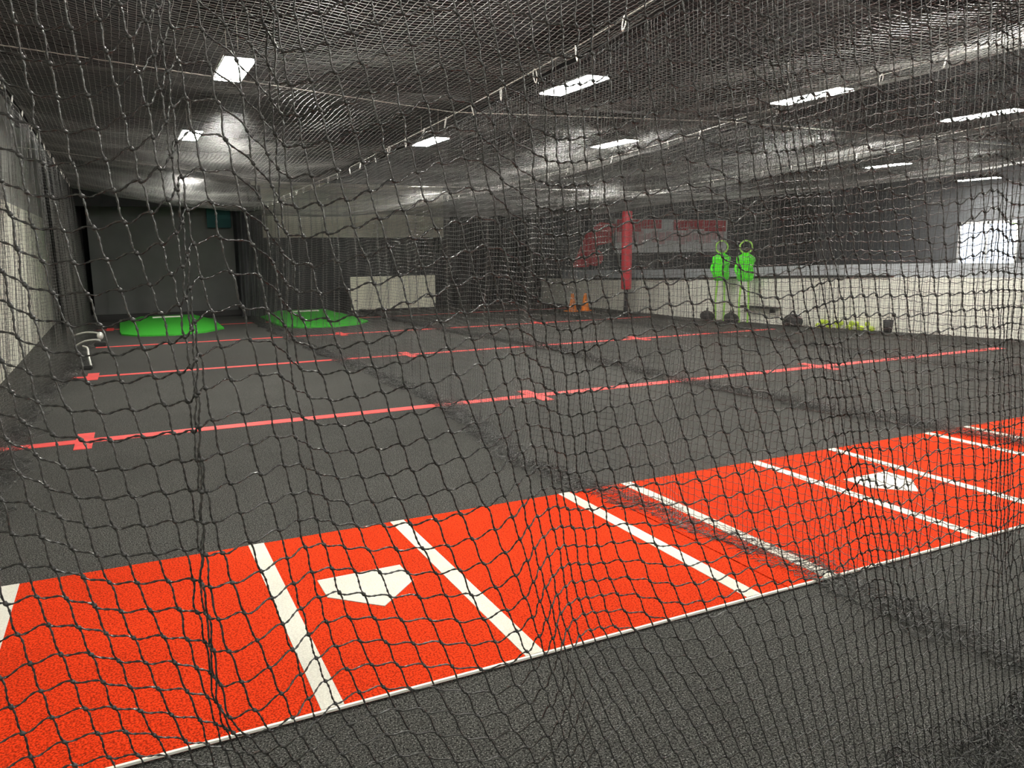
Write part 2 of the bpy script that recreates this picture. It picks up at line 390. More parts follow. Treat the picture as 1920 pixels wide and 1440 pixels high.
# red padded pillar
t = thing('padded_pillar', 'red padded pillar in front of the white half wall', 'pillar', (11.05, 16.0, 0))
link('post', lathe(bmesh.new(), [(0, 0), (.055, 0), (.055, 4.2), (0, 4.2)], 16), M['beam'], t)
link('padding', lathe(bmesh.new(), [(.056, .66), (.11, .66), (.125, .69), (.125, 2.5), (.11, 2.53), (.056, 2.53)], 20), M['pad'], t, True)

# ------------------------------------------------------------------ batter dummies
def dummy(x, y, rz, label):
    t = thing('batter_dummy', label, 'training dummy', (x, y, 0), rz, 'neon green batter dummies')
    bm = bmesh.new(); prof = [(0, .92), (.10, .92), (.13, .97), (.135, 1.1), (.12, 1.22), (.15, 1.36), (.145, 1.44), (.07, 1.5), (.045, 1.53), (0, 1.53)]
    lathe(bm, [(r * 1.35, z) for r, z in prof], 20)
    for v in bm.verts: v.co.y *= .55
    link('torso', bm, M['neon'], t, True)
    k = [(.13 * math.cos(a), 0, 1.655 + .135 * math.sin(a)) for a in [i * 2 * PI / 24 for i in range(25)]]
    tube_obj('head_ring', k, .018, M['neon2'], t)
    for s in (-1, 1):
        tube_obj('leg', [(s * .07, 0, .95), (s * .10, .02, .5), (s * .09, 0, .02)], .021, M['neon2'], t)
    tube_obj('arm', [(-.12, 0, 1.4), (-.22, -.05, 1.2), (-.16, -.12, 1.05)], .03, M['neon'], t, smooth_pts=4)
    link('base_plate', lathe(bmesh.new(), [(0, 0), (.2, 0), (.2, .02), (0, .02)], 20), M['black'], t)
dummy(12.02, 13.72, -.6, 'neon green batter dummy, the one nearer the red pillar')
dummy(12.17, 13.12, -.6, 'neon green batter dummy, the one farther from the red pillar')

# ------------------------------------------------------------------ things along the half wall
for x, y, l in ((10.75, 18.05, 'orange traffic cone by the black curtain'), (11.12, 18.0, 'orange traffic cone nearer the white half wall')):
    t = thing('traffic_cone', l, 'cone', (x, y, 0), .2, 'orange cones')
    link('cone_body', lathe(bmesh.new(), [(.13, .02), (.11, .05), (.035, .45), (.03, .47), (0, .47)], 20), M['orange'], t, True)
    link('cone_base', box(-.17, .17, -.17, .17, 0, .025, bevel=.008), M['orange'], t)
def gear_bag(x, y, sx, sy, sz, rz, label):
    t = thing('gear_bag', label, 'bag', (x, y, 0), rz, 'black gear bags along the half wall')
    bm = bmesh.new(); ellipsoid(bm, (0, 0, sz * .42), (sx * .62, sy / 2, sz * .5), 20, 14)
    for v in bm.verts:
        v.co.z = max(v.co.z, .005); v.co += Vector((math.sin(v.co.y * 17 + x), math.cos(v.co.x * 13), math.sin(v.co.x * 11 + 2))) * .015
        v.co.x = math.copysign(min(abs(v.co.x) * 1.15, sx / 2), v.co.x)
    link('bag_body', bm, M['bag'], t, True)
    tube_obj('strap', [(-sx * .25, 0, sz * .9), (-sx * .1, .02, sz * 1.15), (sx * .12, -.02, sz * 1.15), (sx * .27, 0, sz * .9)], .014, M['bag'], t, smooth_pts=5)
gear_bag(11.95, 14.05, .5, .3, .24, 1.0, 'flat black gear bag at the feet of the left dummy')
gear_bag(11.98, 13.3, .42, .26, .24, 1.2, 'black gear bag at the feet of the right dummy')
gear_bag(12.5, 12.02, .44, .28, .28, 1.3, 'rounded black gear bag beside the yellow balls')
t = thing('low_shelf', 'narrow black shelf low on the white half wall', 'shelf')
a, b = Vector((12.43, 13.4)), Vector((12.61, 12.5)); d = (b - a).normalized(); n_ = Vector((-d.y, d.x)); n_ = n_ if n_.x < 0 else -n_
bm = prism(bmesh.new(), [tuple(a + n_ * .02), tuple(b + n_ * .02), tuple(b + n_ * .2), tuple(a + n_ * .2)], .34, .38); link('shelf_board', bm, M['black'], t)
for f_ in (.15, .85):
    c_ = a.lerp(b, f_); link('bracket', prism(bmesh.new(), [tuple(c_ + n_ * .0), tuple(c_ + d * .03), tuple(c_ + d * .03 + n_ * .18), tuple(c_ + n_ * .18)], .25, .34), M['black'], t)
bl = None; cnt = 0
for k in range(19):
    f_ = k / 11 if k < 12 else (k - 12 + .5) / 7.5
    c_ = Vector((12.92, 11.62)).lerp(Vector((13.3, 10.55)), f_); 
    if k in (5,): continue
    z = .05 if k < 12 else .13
    loc = (c_.x - .12 - (.08 if k % 2 else 0), c_.y + rnd.uniform(-.01, .01), z)
    if bl is None:
        bl = link('softball', ellipsoid(bmesh.new(), (0, 0, 0), (.05, .05, .05)), M['ball'], None, True); o = bl
    else: o = bl.copy(); C.objects.link(o)
    o.location = loc
    tag(o, 'yellow-green softball in the row on the floor by the white half wall', 'ball', 'yellow-green softballs by the half wall')
t = thing('small_bucket', 'small dark bucket on the floor right of the yellow balls', 'bucket', (13.2, 10.28, 0))
link('bucket_body', lathe(bmesh.new(), [(0, .0), (.075, 0), (.095, .24), (.088, .24), (.07, .02), (0, .02)], 20), M['bag'], t, True)
tube_obj('bucket_handle', [(.09 * math.cos(a), 0, .23 + .07 * math.sin(a)) for a in [i * PI / 8 for i in range(9)]], .005, M['beam'], t)
link('knob', ellipsoid(bmesh.new(), (13.37, 10.3, .33), (.035, .04, .04)), M['black'], hw, True)['label'] = 'small black knob low on the panel'

# tubular stand poking out of the left net
t = thing('tubular_stand', 'small white tubular stand with black foot beside the left net', 'stand', (-.52, 12.75, 0), 0)
tube_obj('tube_arm', [(-.25, 1.6, .34), (-.05, 1.2, .42), (.12, .8, .44), (.17, .55, .43)], .015, M['chrome'], t, smooth_pts=5)
tube_obj('tube_arm', [(-.18, .9, .25), (-.05, .6, .34), (.1, .45, .37), (.17, .4, .36)], .015, M['chrome'], t, smooth_pts=5)
tube_obj('leg', [(-.06, .3, .3), (.0, .1, .29), (.01, 0, .2), (.03, -.05, .05)], .014, M['chrome'], t, smooth_pts=4)
link('joint_knob', ellipsoid(bmesh.new(), (.17, .5, .42), (.045, .06, .06)), M['chrome'], t, True)
link('clamp', box(.08, .24, .38, .6, .27, .33, bevel=.01), M['black'], t)
link('rubber_foot', box(-.11, .05, -.14, .02, 0, .06, bevel=.015), M['black'], t)

# ------------------------------------------------------------------ lamps
lamp0 = None
def lamp(x, y, label, z=3.66):
    global lamp0
    if lamp0 is None:
        t = thing('ceiling_lamp', label, 'lamp', (x, y, z), 0, 'linear LED lamps above the cages')
        bm = bmesh.new(); bx(bm, -.17, .17, -.62, .62, .012, .075, bevel=.01)
        for k in range(9): bx(bm, -.15 + k * .0345, -.14 + k * .0345, -.58, .58, .075, .11)
        link('housing', bm, M['housing'], t)
        link('light_panel', box(-.155, .155, -.6, .6, 0, .013), M['led'], t)
        for s in (-.45, .45): tube_obj('hanging_wire', [(0, s, .1), (0, s, .54)], .004, M['cable'], t)
        lamp0 = t; return t
    o = copy_tree(lamp0); o.location = (x, y, z); o['label'] = label; return o
lamp(1.33, 9.7, 'big bright ceiling lamp, nearest of the two over the left cage')
lamp(1.3, 15.3, 'bright ceiling lamp, farther of the two over the left cage')
lamp(5.3, 8.9, 'bright ceiling lamp, nearer of the two over the second cage')
lamp(5.46, 14.45, 'bright ceiling lamp over the second cage, beside the divider cable')
lamp(8.66, 8.2, 'bright ceiling lamp, nearer of the two over the third cage')
lamp(8.88, 13.35, 'bright ceiling lamp, farther of the two over the third cage')
lamp(12.4, 8.25, 'bright ceiling lamp at the right edge of the frame, the upper of two')
lamp(17.75, 14.2, 'thin bright ceiling lamp over the lobby, left of the windows')
lamp(24.0 - 1.2, 15.1, 'thin bright ceiling lamp over the windows', 3.55)
for x, y in ((1.35, 4.3), (5.2, 3.6), (8.6, 3.0), (1.35, -1.4), (5.0, -1.9), (12.6, 3.0), (17.6, 8.5), (21.5, 8.0)):  # unseen lamps; the last two are added to brighten lobby and half wall
    lamp(x, y, 'bright ceiling lamp out of view, unseen beyond the frame')

# ------------------------------------------------------------------ nets
CELL = .0445
def jag(n, m, a, seed):
    return np.random.default_rng(seed).normal(0, a, (n, m))
def grid_net(name, P, r, m, parent, seg=1, sag=0.0, sides=3, ref=(0, 1, 0), sagdir=(0, 0, -1)):
    """knotted netting: one tube per row and one per column of the knot grid P (n, m, 3)"""
    n, mm, _ = P.shape; parts = []
    Rr = P.transpose(1, 0, 2)
    if seg > 1:
        t = np.arange(seg) / seg
        A = Rr[:, :-1, None, :] * (1 - t)[None, None, :, None] + Rr[:, 1:, None, :] * t[None, None, :, None]
        A = A + (np.array(sagdir) * sag)[None, None, None, :] * (4 * t * (1 - t))[None, None, :, None]
        A = A.reshape(mm, -1, 3); Rr = np.concatenate([A, Rr[:, -1:, :]], 1)
    parts.append(tube_arrays(Rr, r, sides, ref=ref))
    parts.append(tube_arrays(P, r, sides, ref=ref))
    v, f = merge(parts)
    return link(name, quads_mesh(name, v, f), m, parent)

def divider(label, y0, y1, xtop, ztop, xbase, m, r, seg, seed, pile=(9, .10, .05), fold=.035, group='side nets between the batting cages', cell=CELL, belly=None):
    rg = np.random.default_rng(seed)
    L = y1 - y0; n = int(L / (cell * .93)); s = np.linspace(0, L, n)
    y = y0 + s + .02 * np.sin(s * 5.3 + seed) + .012 * np.sin(s * 13.1)
    zt = ztop(y); nz = int(zt.max() / cell); npile = pile[0]
    P = np.zeros((n, nz + npile + 1, 3))
    folds = np.sin(s * 6.1 + 1.3 * np.sin(s * .9 + seed)) * .6 + np.sin(s * 14.7 + 2 * np.sin(s * 1.7)) * .4
    xb = xbase(y); xt = xtop(y)
    ph1 = rg.uniform(0, 6, 6)
    und = np.cumsum(rg.normal(0, 1, n)); und -= np.linspace(und[0], und[-1], n); und /= max(1e-6, np.abs(und).max())
    for k in range(nz + 1):
        t = k / nz
        x = xt * (1 - t) + xb * t if belly is None else xt + (xb - xt) * t ** belly
        P[:, k, 0] = x + fold * folds * min(1, .15 + 1.6 * t)
        P[:, k, 1] = y + .02 * np.sin(k * .19 + s * 1.1) + .035 * t * und
        P[:, k, 2] = zt * (1 - t) + .01 * np.sin(s * 7 + k * .35) + .012 * t
    for q in range(npile):
        e = (q + 1) * cell
        k = nz + 1 + q
        sw = pile[1] * (np.sin(e * 16 + ph1[0] + 1.2 * np.sin(s * 1.3 + ph1[1])) + .5 * np.sin(s * 3.7 + e * 23 + ph1[2])) + .018 * rg.normal(0, 1, n)
        P[:, k, 0] = xb + fold * folds + sw
        P[:, k, 1] = y + .03 * np.sin(e * 30 + s * 4.1) + .012 * rg.normal(0, 1, n)
        P[:, k, 2] = .008 + pile[2] * np.abs(np.sin(s * 2.3 + e * 41 + ph1[3])) * rg.uniform(.35, 1, n)
    P[..., 2] += jag(n, nz + npile + 1, .0016, seed) ; P[..., 0] += jag(n, nz + npile + 1, .0018, seed + 1)
    P[..., 2] = np.maximum(P[..., 2], .006)
    t = thing('divider_net', label, 'net', group=group)
    grid_net('netting', P, r, m, t, seg, .006, 3, ref=(1, 0, 0))
    tube_obj('top_rope', [(P[i, 0, 0], P[i, 0, 1], P[i, 0, 2]) for i in range(0, n, 12)], .006, M['rope'], t, 5)
    return t
zt1 = lambda y: np.interp(y, [1.3, 4, 5, 7.3, 11.4, 18, 22], [3.2, 3.02, 2.94, 2.83, 2.69, 2.6, 2.6])
zt2 = lambda y: np.interp(y, [1.3, 4, 5.2, 7.1, 8.4, 11, 13, 18, 22], [3.25, 3.16, 3.12, 3.0, 2.91, 2.8, 2.74, 2.66, 2.66])
ztL = lambda y: np.interp(y, [1.3, 7, 14, 21], [3.3, 3.15, 3.1, 3.05])
con = lambda v: (lambda y: np.full_like(np.asarray(y, float), v))
tab = lambda a, b: (lambda y: np.interp(y, a, b))
divider('black net hanging along the left wall', 1.4, 21.0, con(-.82), ztL, tab([1.4, 5, 6.5, 8.5, 10.5, 13, 21], [-1.0, -.95, -.95, -1.02, -.92, -.72, -.72]), M['twine2'], .0013, 1, 11, (12, .13, .12), .07)
divider('black side net nearest the camera, between first and second cage', 1.45, 21.0, tab([1.4, 21], [2.98, 2.98]), zt1, tab([1.45, 2.0, 2.6, 3.5, 4.4, 5.3, 6.4, 7.65, 10.3, 14.3, 21], [3.1, 3.08, 3.06, 2.92, 2.82, 2.68, 2.85, 3.02, 2.97, 2.80, 2.8]), M['twine2'], .0016, 2, 21, (16, .10, .035), .035, belly=2.2)
divider('black side net between second and third cage', 1.6, 21.2, con(6.4), zt2, tab([1.6, 3.7, 4.5, 5.5, 7.8, 10.9, 15.9, 21], [6.5, 6.55, 6.48, 6.27, 6.1, 6.28, 5.8, 5.8]), M['twine2'], .0013, 1, 31, (20, .06, .10), .04)
divider('black side net between third and last cage', 1.8, 21.2, con(9.85), zt2, tab([1.8, 5.8, 10.2, 15.6, 21], [10.0, 10.0, 10.3, 9.75, 9.7]), M['twine2'], .0013, 1, 41, (10, .08, .07), .04)
divider('black boundary net in front of the white half wall', 2.2, 21.4, tab([2.2, 7.8, 10.4, 11.9, 15.6, 21], [14.5, 13.2, 12.5, 11.92, 11.45, 11.3]), zt2, tab([2.2, 7.8, 10.4, 11.9, 15.6, 21], [14.5, 13.2, 12.5, 11.92, 11.45, 11.3]), M['twine2'], .0010, 1, 51, (10, .08, .06), .03, cell=.0445)

# ceiling nets
def ceiling_net(label, xa, xb, za, zb, y0, y1, m, r, seed, sagx=.07, sagy=.10, slack=0):
    Lx = float(np.mean(xb(np.array([5., 15.])) - xa(np.array([5., 15.])))); n = int(Lx / (CELL * .97)); mm = int((y1 - y0) / (CELL * .95))
    u = np.linspace(0, 1, n)[:, None]; y = np.linspace(y0, y1, mm)[None, :] + .02 * np.sin(u * 9 + seed)
    X = xa(y) * (1 - u) + xb(y) * u
    sup = np.array([y0, 7.2, 14.1, y1 + .001]); k = np.clip(np.searchsorted(sup, y) - 1, 0, 2); tt = (y - sup[k]) / (sup[k + 1] - sup[k])
    Z = za(y) * (1 - u) + zb(y) * u - sagx * np.sin(PI * u) - sagy * np.sin(PI * np.clip(tt, 0, 1)) * np.sin(PI * u) ** .5
    Z = Z + .012 * np.sin(u * 21 + y * 1.7 + seed) + .008 * np.sin(y * 5 + u * 7)
    P = np.stack([X + 0 * Z, y + 0 * Z, Z], -1)
    P += np.random.default_rng(seed).normal(0, .0015, P.shape)
    t = thing('ceiling_net', label, 'net', group='black nets stretched over the cages')
    grid_net('netting', P, r, m, t, 1, 0, 3, ref=(0, 0, 1))
    return t
ceiling_net('black net stretched over the left cage, below its two lamps', con(-.8), con(2.96), lambda y: ztL(y) + .02, lambda y: zt1(y) + .01, 1.42, 20.45, M['twine3'], .0014, 3)
ceiling_net('black net stretched over the second cage', con(3.0), con(6.38), zt1, zt2, 1.42, 21.2, M['twine3'], .0014, 4)
ceiling_net('black net stretched over the third cage', con(6.42), con(9.83), zt2, zt2, 1.6, 21.2, M['twine3'], .0014, 5)
ceiling_net('black net stretched over the last cage by the lobby', con(9.87), tab([1.8, 7.8, 10.4, 11.9, 15.6, 21], [14.55, 13.2, 12.5, 11.92, 11.45, 11.3]), zt2, zt2, 1.8, 21.2, M['twine3'], .0014, 6)

# cables and clips
def cable(label, pts, r=.004):
    o = tube_obj('steel_cable', pts, r, M['cable'], None, 6); tag(o, label, 'cable', 'galvanised cables holding the nets'); return o
cable('steel cable running over the first divider net', [(2.95, y, float(zt1(y)) + .075) for y in np.arange(.5, 22.2, .4)])
cable('steel cable running over the second divider net', [(6.4, y, float(zt2(y)) + .075) for y in np.arange(.5, 22.2, .4)])
cable('steel cable running over the third divider net', [(9.85, y, float(zt2(y)) + .075) for y in np.arange(.5, 22.2, .4)])
cable('near steel cable crossing the cages below the big lamp', [(-1.5, 7.2, 3.26), (-.8, 7.2, 3.19), (2.95, 7.2, 2.94), (6.4, 7.2, 3.06), (9.85, 7.2, 3.05), (12.8, 7.2, 3.05)], .0045)
cable('far steel cable crossing the cages behind the second lamp', [(-1.5, 14.1, 3.24), (-.8, 14.1, 3.18), (2.95, 14.1, 2.93 - .16), (6.4, 14.1, 2.83), (9.85, 14.1, 2.83), (12.1, 14.1, 2.83)], .0045)
def clip_mesh():
    k = []
    for i in range(21):
        a = i * 2 * PI / 20; k.append((0, .014 * math.cos(a) * (1 + .25 * math.sin(a)), -.05 + .05 * math.sin(a)))
    v, f = tube_arrays(np.array(k), .0042, 6, ref=(1, 0, 0)); return quads_mesh('carabiner', v, f)
cm = clip_mesh(); cm.materials.append(M['clip'])
def clips(x, zt, ys, label, group):
    for y in ys:
        o = bpy.data.objects.new('carabiner', cm); C.objects.link(o); o.location = (x + rnd.uniform(-.004, .004), y, float(zt(y)) + .085); o.rotation_euler = (0, rnd.uniform(-.3, .3), rnd.uniform(-.9, .9))
        tag(o, label, 'clip', group)
clips(2.95, zt1, np.arange(1.9, 20, .605), 'small silver carabiner clipped on the cable over the first divider net', 'carabiners on the first divider cable')
clips(6.4, zt2, np.arange(3.35, 20, .63), 'small silver carabiner clipped on the cable over the second divider net', 'carabiners on the second divider cable')
clips(9.85, zt2, np.arange(4, 20, .63), 'small silver carabiner clipped on the cable over the third divider net', 'carabiners on the third divider cable')
clips(-.82, ztL, np.arange(6.0, 20, .9), 'small silver carabiner clipped at the top of the left net', 'carabiners along the left net')

# ------------------------------------------------------------------ the net the camera looks through
# traced and extrapolated knots of the hanging net, depth folds set along camera rays, column by column from the top down: steps (x, y, z) in half millimetres
NET_STEPS = (
  (-1604,2764,5806,22,0,-88,24,-2,-89,23,-2,-89,24,-3,-89,25,-4,-90,24,-4,-89,25,-5,-88,24,-5,-88,25,-5,-86,24,-5,-85,23,-4,-84,23,-4,-83,23,-2,-82,22,-2,-80,20,-1,-79,21,0,-79,19,2,-79,18,2,-78,18,3,-79,17,4,-79,16,5,-80,15,4,-81,14,5,-84,14,5,-86,12,5,-89,13,4,-93,11,4,-97,11,3,-102,11,1,-106,10,1,-111,10,0,-115,9,-2,-119,9,-2,-122,9,-3,-124,8,-4,-125,9,-5,-124,9,-5,-123,9,-5,-120,10,-5,-117,11,-4,-115,13,-4,-111,13,-4,-107,15,-3,-104,16,-1,-100,17,-1,-96,18,0,-93,20,2,-90,20,2,-90,21,3,-90,22,4,-91,23,5,-92,22,5,-95,23,5,-96,22,5,-98,22,5,-98,22,4,-100,23,3,-99,22,3,-98,22,1,-98),
  (-1532,2764,5809,23,-1,-89,23,-2,-90,24,-2,-91,25,-4,-91,24,-4,-90,25,-5,-91,25,-5,-89,24,-5,-89,24,-5,-88,24,-4,-86,23,-4,-85,23,-3,-84,21,-2,-82,22,-1,-81,20,-1,-81,20,1,-80,19,2,-79,18,3,-79,17,4,-80,17,4,-80,16,5,-81,15,5,-82,14,5,-84,14,5,-86,13,4,-89,12,4,-92,12,3,-96,12,2,-99,11,1,-104,11,0,-108,10,-1,-112,10,-2,-116,10,-3,-119,10,-3,-122,9,-5,-124,11,-5,-123,10,-5,-124,11,-5,-121,11,-4,-118,13,-5,-115,13,-3,-110,14,-3,-106,15,-3,-101,17,-1,-98,18,0,-94,19,1,-92,20,2,-91,22,3,-92,22,4,-92,22,4,-94,23,5,-96,22,5,-97,23,5,-98,22,5,-99,23,4,-100,22,4,-99,23,3,-99,22,2,-99,23,1,-98),
  (-1461,2764,5813,24,-1,-91,24,-3,-92,24,-3,-92,25,-4,-92,24,-4,-92,25,-5,-91,25,-5,-91,24,-5,-90,24,-5,-88,23,-4,-88,23,-3,-86,22,-3,-85,22,-1,-83,20,-1,-82,20,1,-82,20,2,-81,18,2,-80,18,3,-80,17,4,-81,17,5,-80,15,5,-82,15,5,-83,15,5,-85,14,4,-86,13,4,-89,13,4,-91,12,2,-94,12,2,-98,12,0,-101,11,-1,-105,11,-1,-109,11,-3,-113,10,-3,-117,11,-4,-119,11,-5,-122,12,-5,-124,12,-5,-123,12,-5,-123,13,-5,-119,14,-4,-115,14,-3,-110,14,-2,-104,17,-2,-99,17,0,-95,19,1,-92,20,1,-91,21,3,-93,22,3,-93,23,5,-96,23,4,-97,22,5,-98,23,5,-100,23,5,-100,22,5,-100,23,4,-101,23,3,-99,23,3,-100,23,1,-98,23,0,-97),
  (-1389,2766,5817,23,-2,-92,25,-3,-93,24,-4,-93,25,-4,-94,25,-5,-93,24,-5,-92,25,-5,-92,24,-4,-91,23,-4,-90,23,-4,-88,23,-3,-87,22,-1,-86,21,-1,-85,20,0,-83,19,1,-83,19,2,-82,19,3,-81,17,4,-81,17,5,-82,17,4,-82,16,5,-82,15,5,-84,14,5,-85,14,4,-87,14,3,-89,13,3,-90,13,2,-94,12,0,-95,12,0,-99,12,-1,-102,12,-3,-106,11,-3,-110,12,-4,-113,11,-4,-118,13,-5,-120,12,-5,-123,14,-5,-124,14,-5,-124,15,-4,-121,14,-4,-116,15,-2,-109,16,-2,-101,16,-1,-96,18,0,-92,20,2,-91,21,2,-92,23,4,-94,23,4,-96,23,4,-99,23,5,-100,23,5,-102,23,6,-101,23,4,-102,23,5,-101,22,3,-101,24,3,-101,23,2,-99,23,1,-98,24,0,-97),
  (-1320,2769,5823,25,-2,-93,24,-3,-94,25,-4,-95,25,-4,-94,24,-5,-94,25,-4,-94,24,-5,-92,24,-4,-92,23,-3,-91,23,-3,-90,22,-2,-88,21,-1,-87,21,0,-86,20,1,-85,19,2,-83,19,3,-83,18,3,-83,17,4,-83,17,5,-83,16,4,-83,16,5,-84,16,5,-84,15,4,-86,14,3,-88,14,3,-89,13,2,-90,13,1,-93,13,-1,-94,13,-1,-97,12,-2,-99,12,-3,-103,13,-4,-107,12,-5,-110,13,-5,-115,13,-5,-118,14,-5,-122,15,-5,-124,16,-4,-125,16,-4,-122,17,-3,-117,16,-2,-109,16,-1,-99,16,0,-93,19,2,-89,21,2,-90,23,3,-93,24,4,-97,24,5,-100,23,5,-103,24,5,-104,22,6,-104,23,5,-103,23,5,-104,23,4,-102,24,3,-102,23,3,-100,24,1,-100,24,0,-98,24,-1,-97),
  (-1251,2777,5833,24,-3,-95,25,-3,-95,24,-3,-95,25,-4,-95,25,-4,-95,24,-4,-95,24,-4,-94,24,-3,-92,23,-3,-92,22,-2,-91,22,0,-90,21,-1,-88,20,1,-88,19,2,-86,19,3,-85,19,3,-85,17,4,-84,18,4,-84,17,5,-84,16,5,-85,17,4,-85,15,4,-86,15,3,-87,15,3,-89,14,1,-90,14,1,-91,13,0,-92,14,-2,-94,12,-2,-95,13,-3,-97,13,-5,-100,14,-4,-103,13,-6,-107,14,-5,-112,15,-5,-116,15,-6,-121,16,-4,-123,18,-4,-124,18,-3,-123,19,-3,-118,18,-1,-108,17,0,-98,15,1,-90,20,3,-87,24,3,-91,24,4,-97,25,5,-102,24,6,-105,23,6,-106,23,6,-107,23,6,-106,23,5,-106,23,5,-105,24,4,-103,24,3,-103,24,2,-101,25,1,-100,25,-1,-98,24,-1,-97),
  (-1184,2788,5846,24,-3,-96,25,-3,-96,25,-3,-96,24,-3,-96,25,-3,-96,24,-4,-95,24,-2,-95,23,-2,-94,22,-2,-93,23,0,-92,21,0,-91,21,1,-90,20,2,-89,19,3,-88,19,3,-87,18,4,-87,17,4,-86,18,5,-86,17,4,-86,16,4,-86,17,4,-87,16,3,-88,15,2,-88,16,2,-90,14,0,-91,14,-1,-92,14,-1,-93,13,-3,-94,13,-4,-94,14,-4,-96,14,-6,-97,14,-5,-100,15,-6,-104,15,-6,-109,16,-6,-113,17,-5,-119,17,-4,-121,19,-4,-122,21,-3,-119,21,-1,-117,19,0,-105,21,1,-99,14,2,-89,22,4,-87,26,5,-97,25,5,-104,25,6,-108,23,7,-110,23,6,-110,23,7,-109,23,6,-108,23,6,-107,24,5,-106,24,4,-105,25,3,-103,25,1,-102,26,1,-101,26,-1,-99,25,-3,-97),
  (-1116,2797,5857,25,-2,-97,24,-3,-97,25,-2,-97,24,-3,-96,24,-3,-97,24,-2,-96,24,-1,-95,23,-1,-95,22,-1,-94,22,1,-93,21,1,-93,21,2,-92,20,3,-90,19,4,-90,18,4,-89,18,4,-88,18,5,-88,17,4,-88,17,4,-87,17,4,-89,16,3,-88,16,2,-89,16,2,-90,16,0,-92,15,-1,-92,14,-2,-93,14,-3,-95,13,-4,-95,13,-5,-95,14,-6,-94,14,-6,-95,16,-6,-97,17,-7,-100,17,-6,-106,18,-6,-112,18,-5,-115,19,-4,-117,20,-3,-119,22,-2,-108,23,-1,-105,20,1,-101,21,3,-101,26,3,-98,21,5,-95,26,5,-108,24,7,-111,24,7,-113,22,7,-113,23,8,-112,22,7,-110,23,7,-110,24,5,-107,24,5,-107,26,4,-105,26,3,-104,26,1,-103,27,0,-101,27,-2,-100,27,-3,-98),
  (-1045,2800,5861,25,-3,-98,25,-2,-97,24,-3,-98,24,-2,-97,24,-2,-97,24,-2,-96,24,-1,-96,22,0,-95,23,0,-95,22,2,-94,21,2,-94,20,3,-94,20,4,-92,19,4,-92,18,5,-91,18,4,-89,17,5,-90,17,5,-88,17,4,-90,16,3,-89,16,3,-90,16,1,-91,16,1,-91,16,-1,-92,15,-2,-94,15,-3,-95,13,-4,-96,13,-5,-96,13,-5,-97,13,-7,-95,15,-7,-93,17,-6,-93,20,-7,-96,20,-6,-106,19,-6,-110,18,-5,-112,24,-4,-107,23,-2,-109,22,-2,-100,25,1,-109,25,1,-103,26,3,-107,27,5,-101,26,5,-101,21,6,-110,22,8,-115,21,7,-114,21,8,-114,22,7,-111,22,8,-110,23,6,-109,25,6,-107,26,5,-107,26,3,-105,27,2,-104,28,1,-103,28,-1,-101,28,-2,-99,28,-4,-99),
  (-970,2792,5856,25,-3,-99,24,-3,-98,25,-3,-98,24,-2,-97,24,-2,-97,24,-2,-97,23,0,-96,23,0,-96,22,1,-95,22,1,-95,21,3,-95,20,4,-94,20,4,-94,19,4,-94,18,5,-92,18,5,-91,16,5,-90,17,4,-90,16,4,-90,15,4,-90,16,2,-91,16,1,-92,15,1,-92,16,-1,-94,15,-3,-95,14,-3,-95,14,-4,-97,12,-5,-99,12,-6,-99,13,-7,-97,16,-7,-94,18,-6,-90,22,-7,-94,24,-6,-109,21,-5,-105,19,-5,-106,22,-3,-107,26,-2,-106,25,-1,-105,27,1,-103,26,2,-107,24,4,-102,26,4,-100,30,6,-101,27,7,-111,21,7,-113,20,7,-112,19,7,-110,21,8,-109,23,6,-107,24,6,-107,26,5,-106,26,4,-104,28,3,-104,28,1,-103,29,0,-102,29,-2,-101,30,-2,-99,29,-4,-98),
  (-893,2778,5844,24,-4,-99,25,-4,-99,24,-3,-98,24,-3,-98,24,-3,-97,24,-1,-97,23,-1,-96,23,0,-96,22,1,-95,21,2,-96,22,3,-95,20,3,-95,20,5,-95,19,4,-95,18,5,-94,17,5,-93,17,5,-91,15,5,-90,15,4,-90,15,3,-90,15,2,-91,15,2,-93,15,0,-95,15,-1,-95,14,-2,-95,14,-4,-97,13,-4,-98,12,-5,-99,10,-6,-101,15,-6,-102,16,-6,-94,21,-6,-94,24,-6,-106,20,-6,-103,25,-5,-102,23,-3,-106,25,-3,-103,24,-1,-104,24,-1,-101,28,2,-106,26,2,-103,24,4,-97,36,4,-105,37,6,-101,22,6,-103,18,7,-104,18,6,-106,20,7,-104,21,6,-105,24,6,-103,25,5,-104,27,4,-103,28,2,-102,29,2,-103,29,0,-101,30,-1,-101,31,-2,-99,30,-3,-98,30,-5,-97),
  (-817,2762,5830,24,-4,-99,25,-5,-99,24,-4,-99,24,-3,-98,24,-3,-97,23,-2,-97,23,-1,-96,22,0,-95,22,1,-96,22,2,-95,21,3,-95,21,4,-96,19,4,-96,19,5,-96,19,5,-96,17,5,-94,16,5,-93,15,5,-91,15,4,-90,13,3,-89,13,2,-92,14,1,-95,14,0,-97,14,-1,-97,14,-2,-97,11,-3,-98,13,-4,-99,12,-5,-101,10,-5,-97,19,-6,-109,14,-6,-91,30,-5,-104,20,-6,-105,25,-5,-98,21,-4,-100,21,-3,-102,28,-2,-98,25,0,-106,29,0,-101,29,2,-98,30,2,-104,34,4,-110,37,4,-114,23,6,-95,19,5,-93,18,6,-96,20,6,-97,21,6,-98,23,5,-99,25,5,-99,27,4,-100,28,2,-101,30,2,-100,30,0,-100,31,0,-100,31,-2,-99,32,-3,-98,31,-4,-97,31,-5,-96),
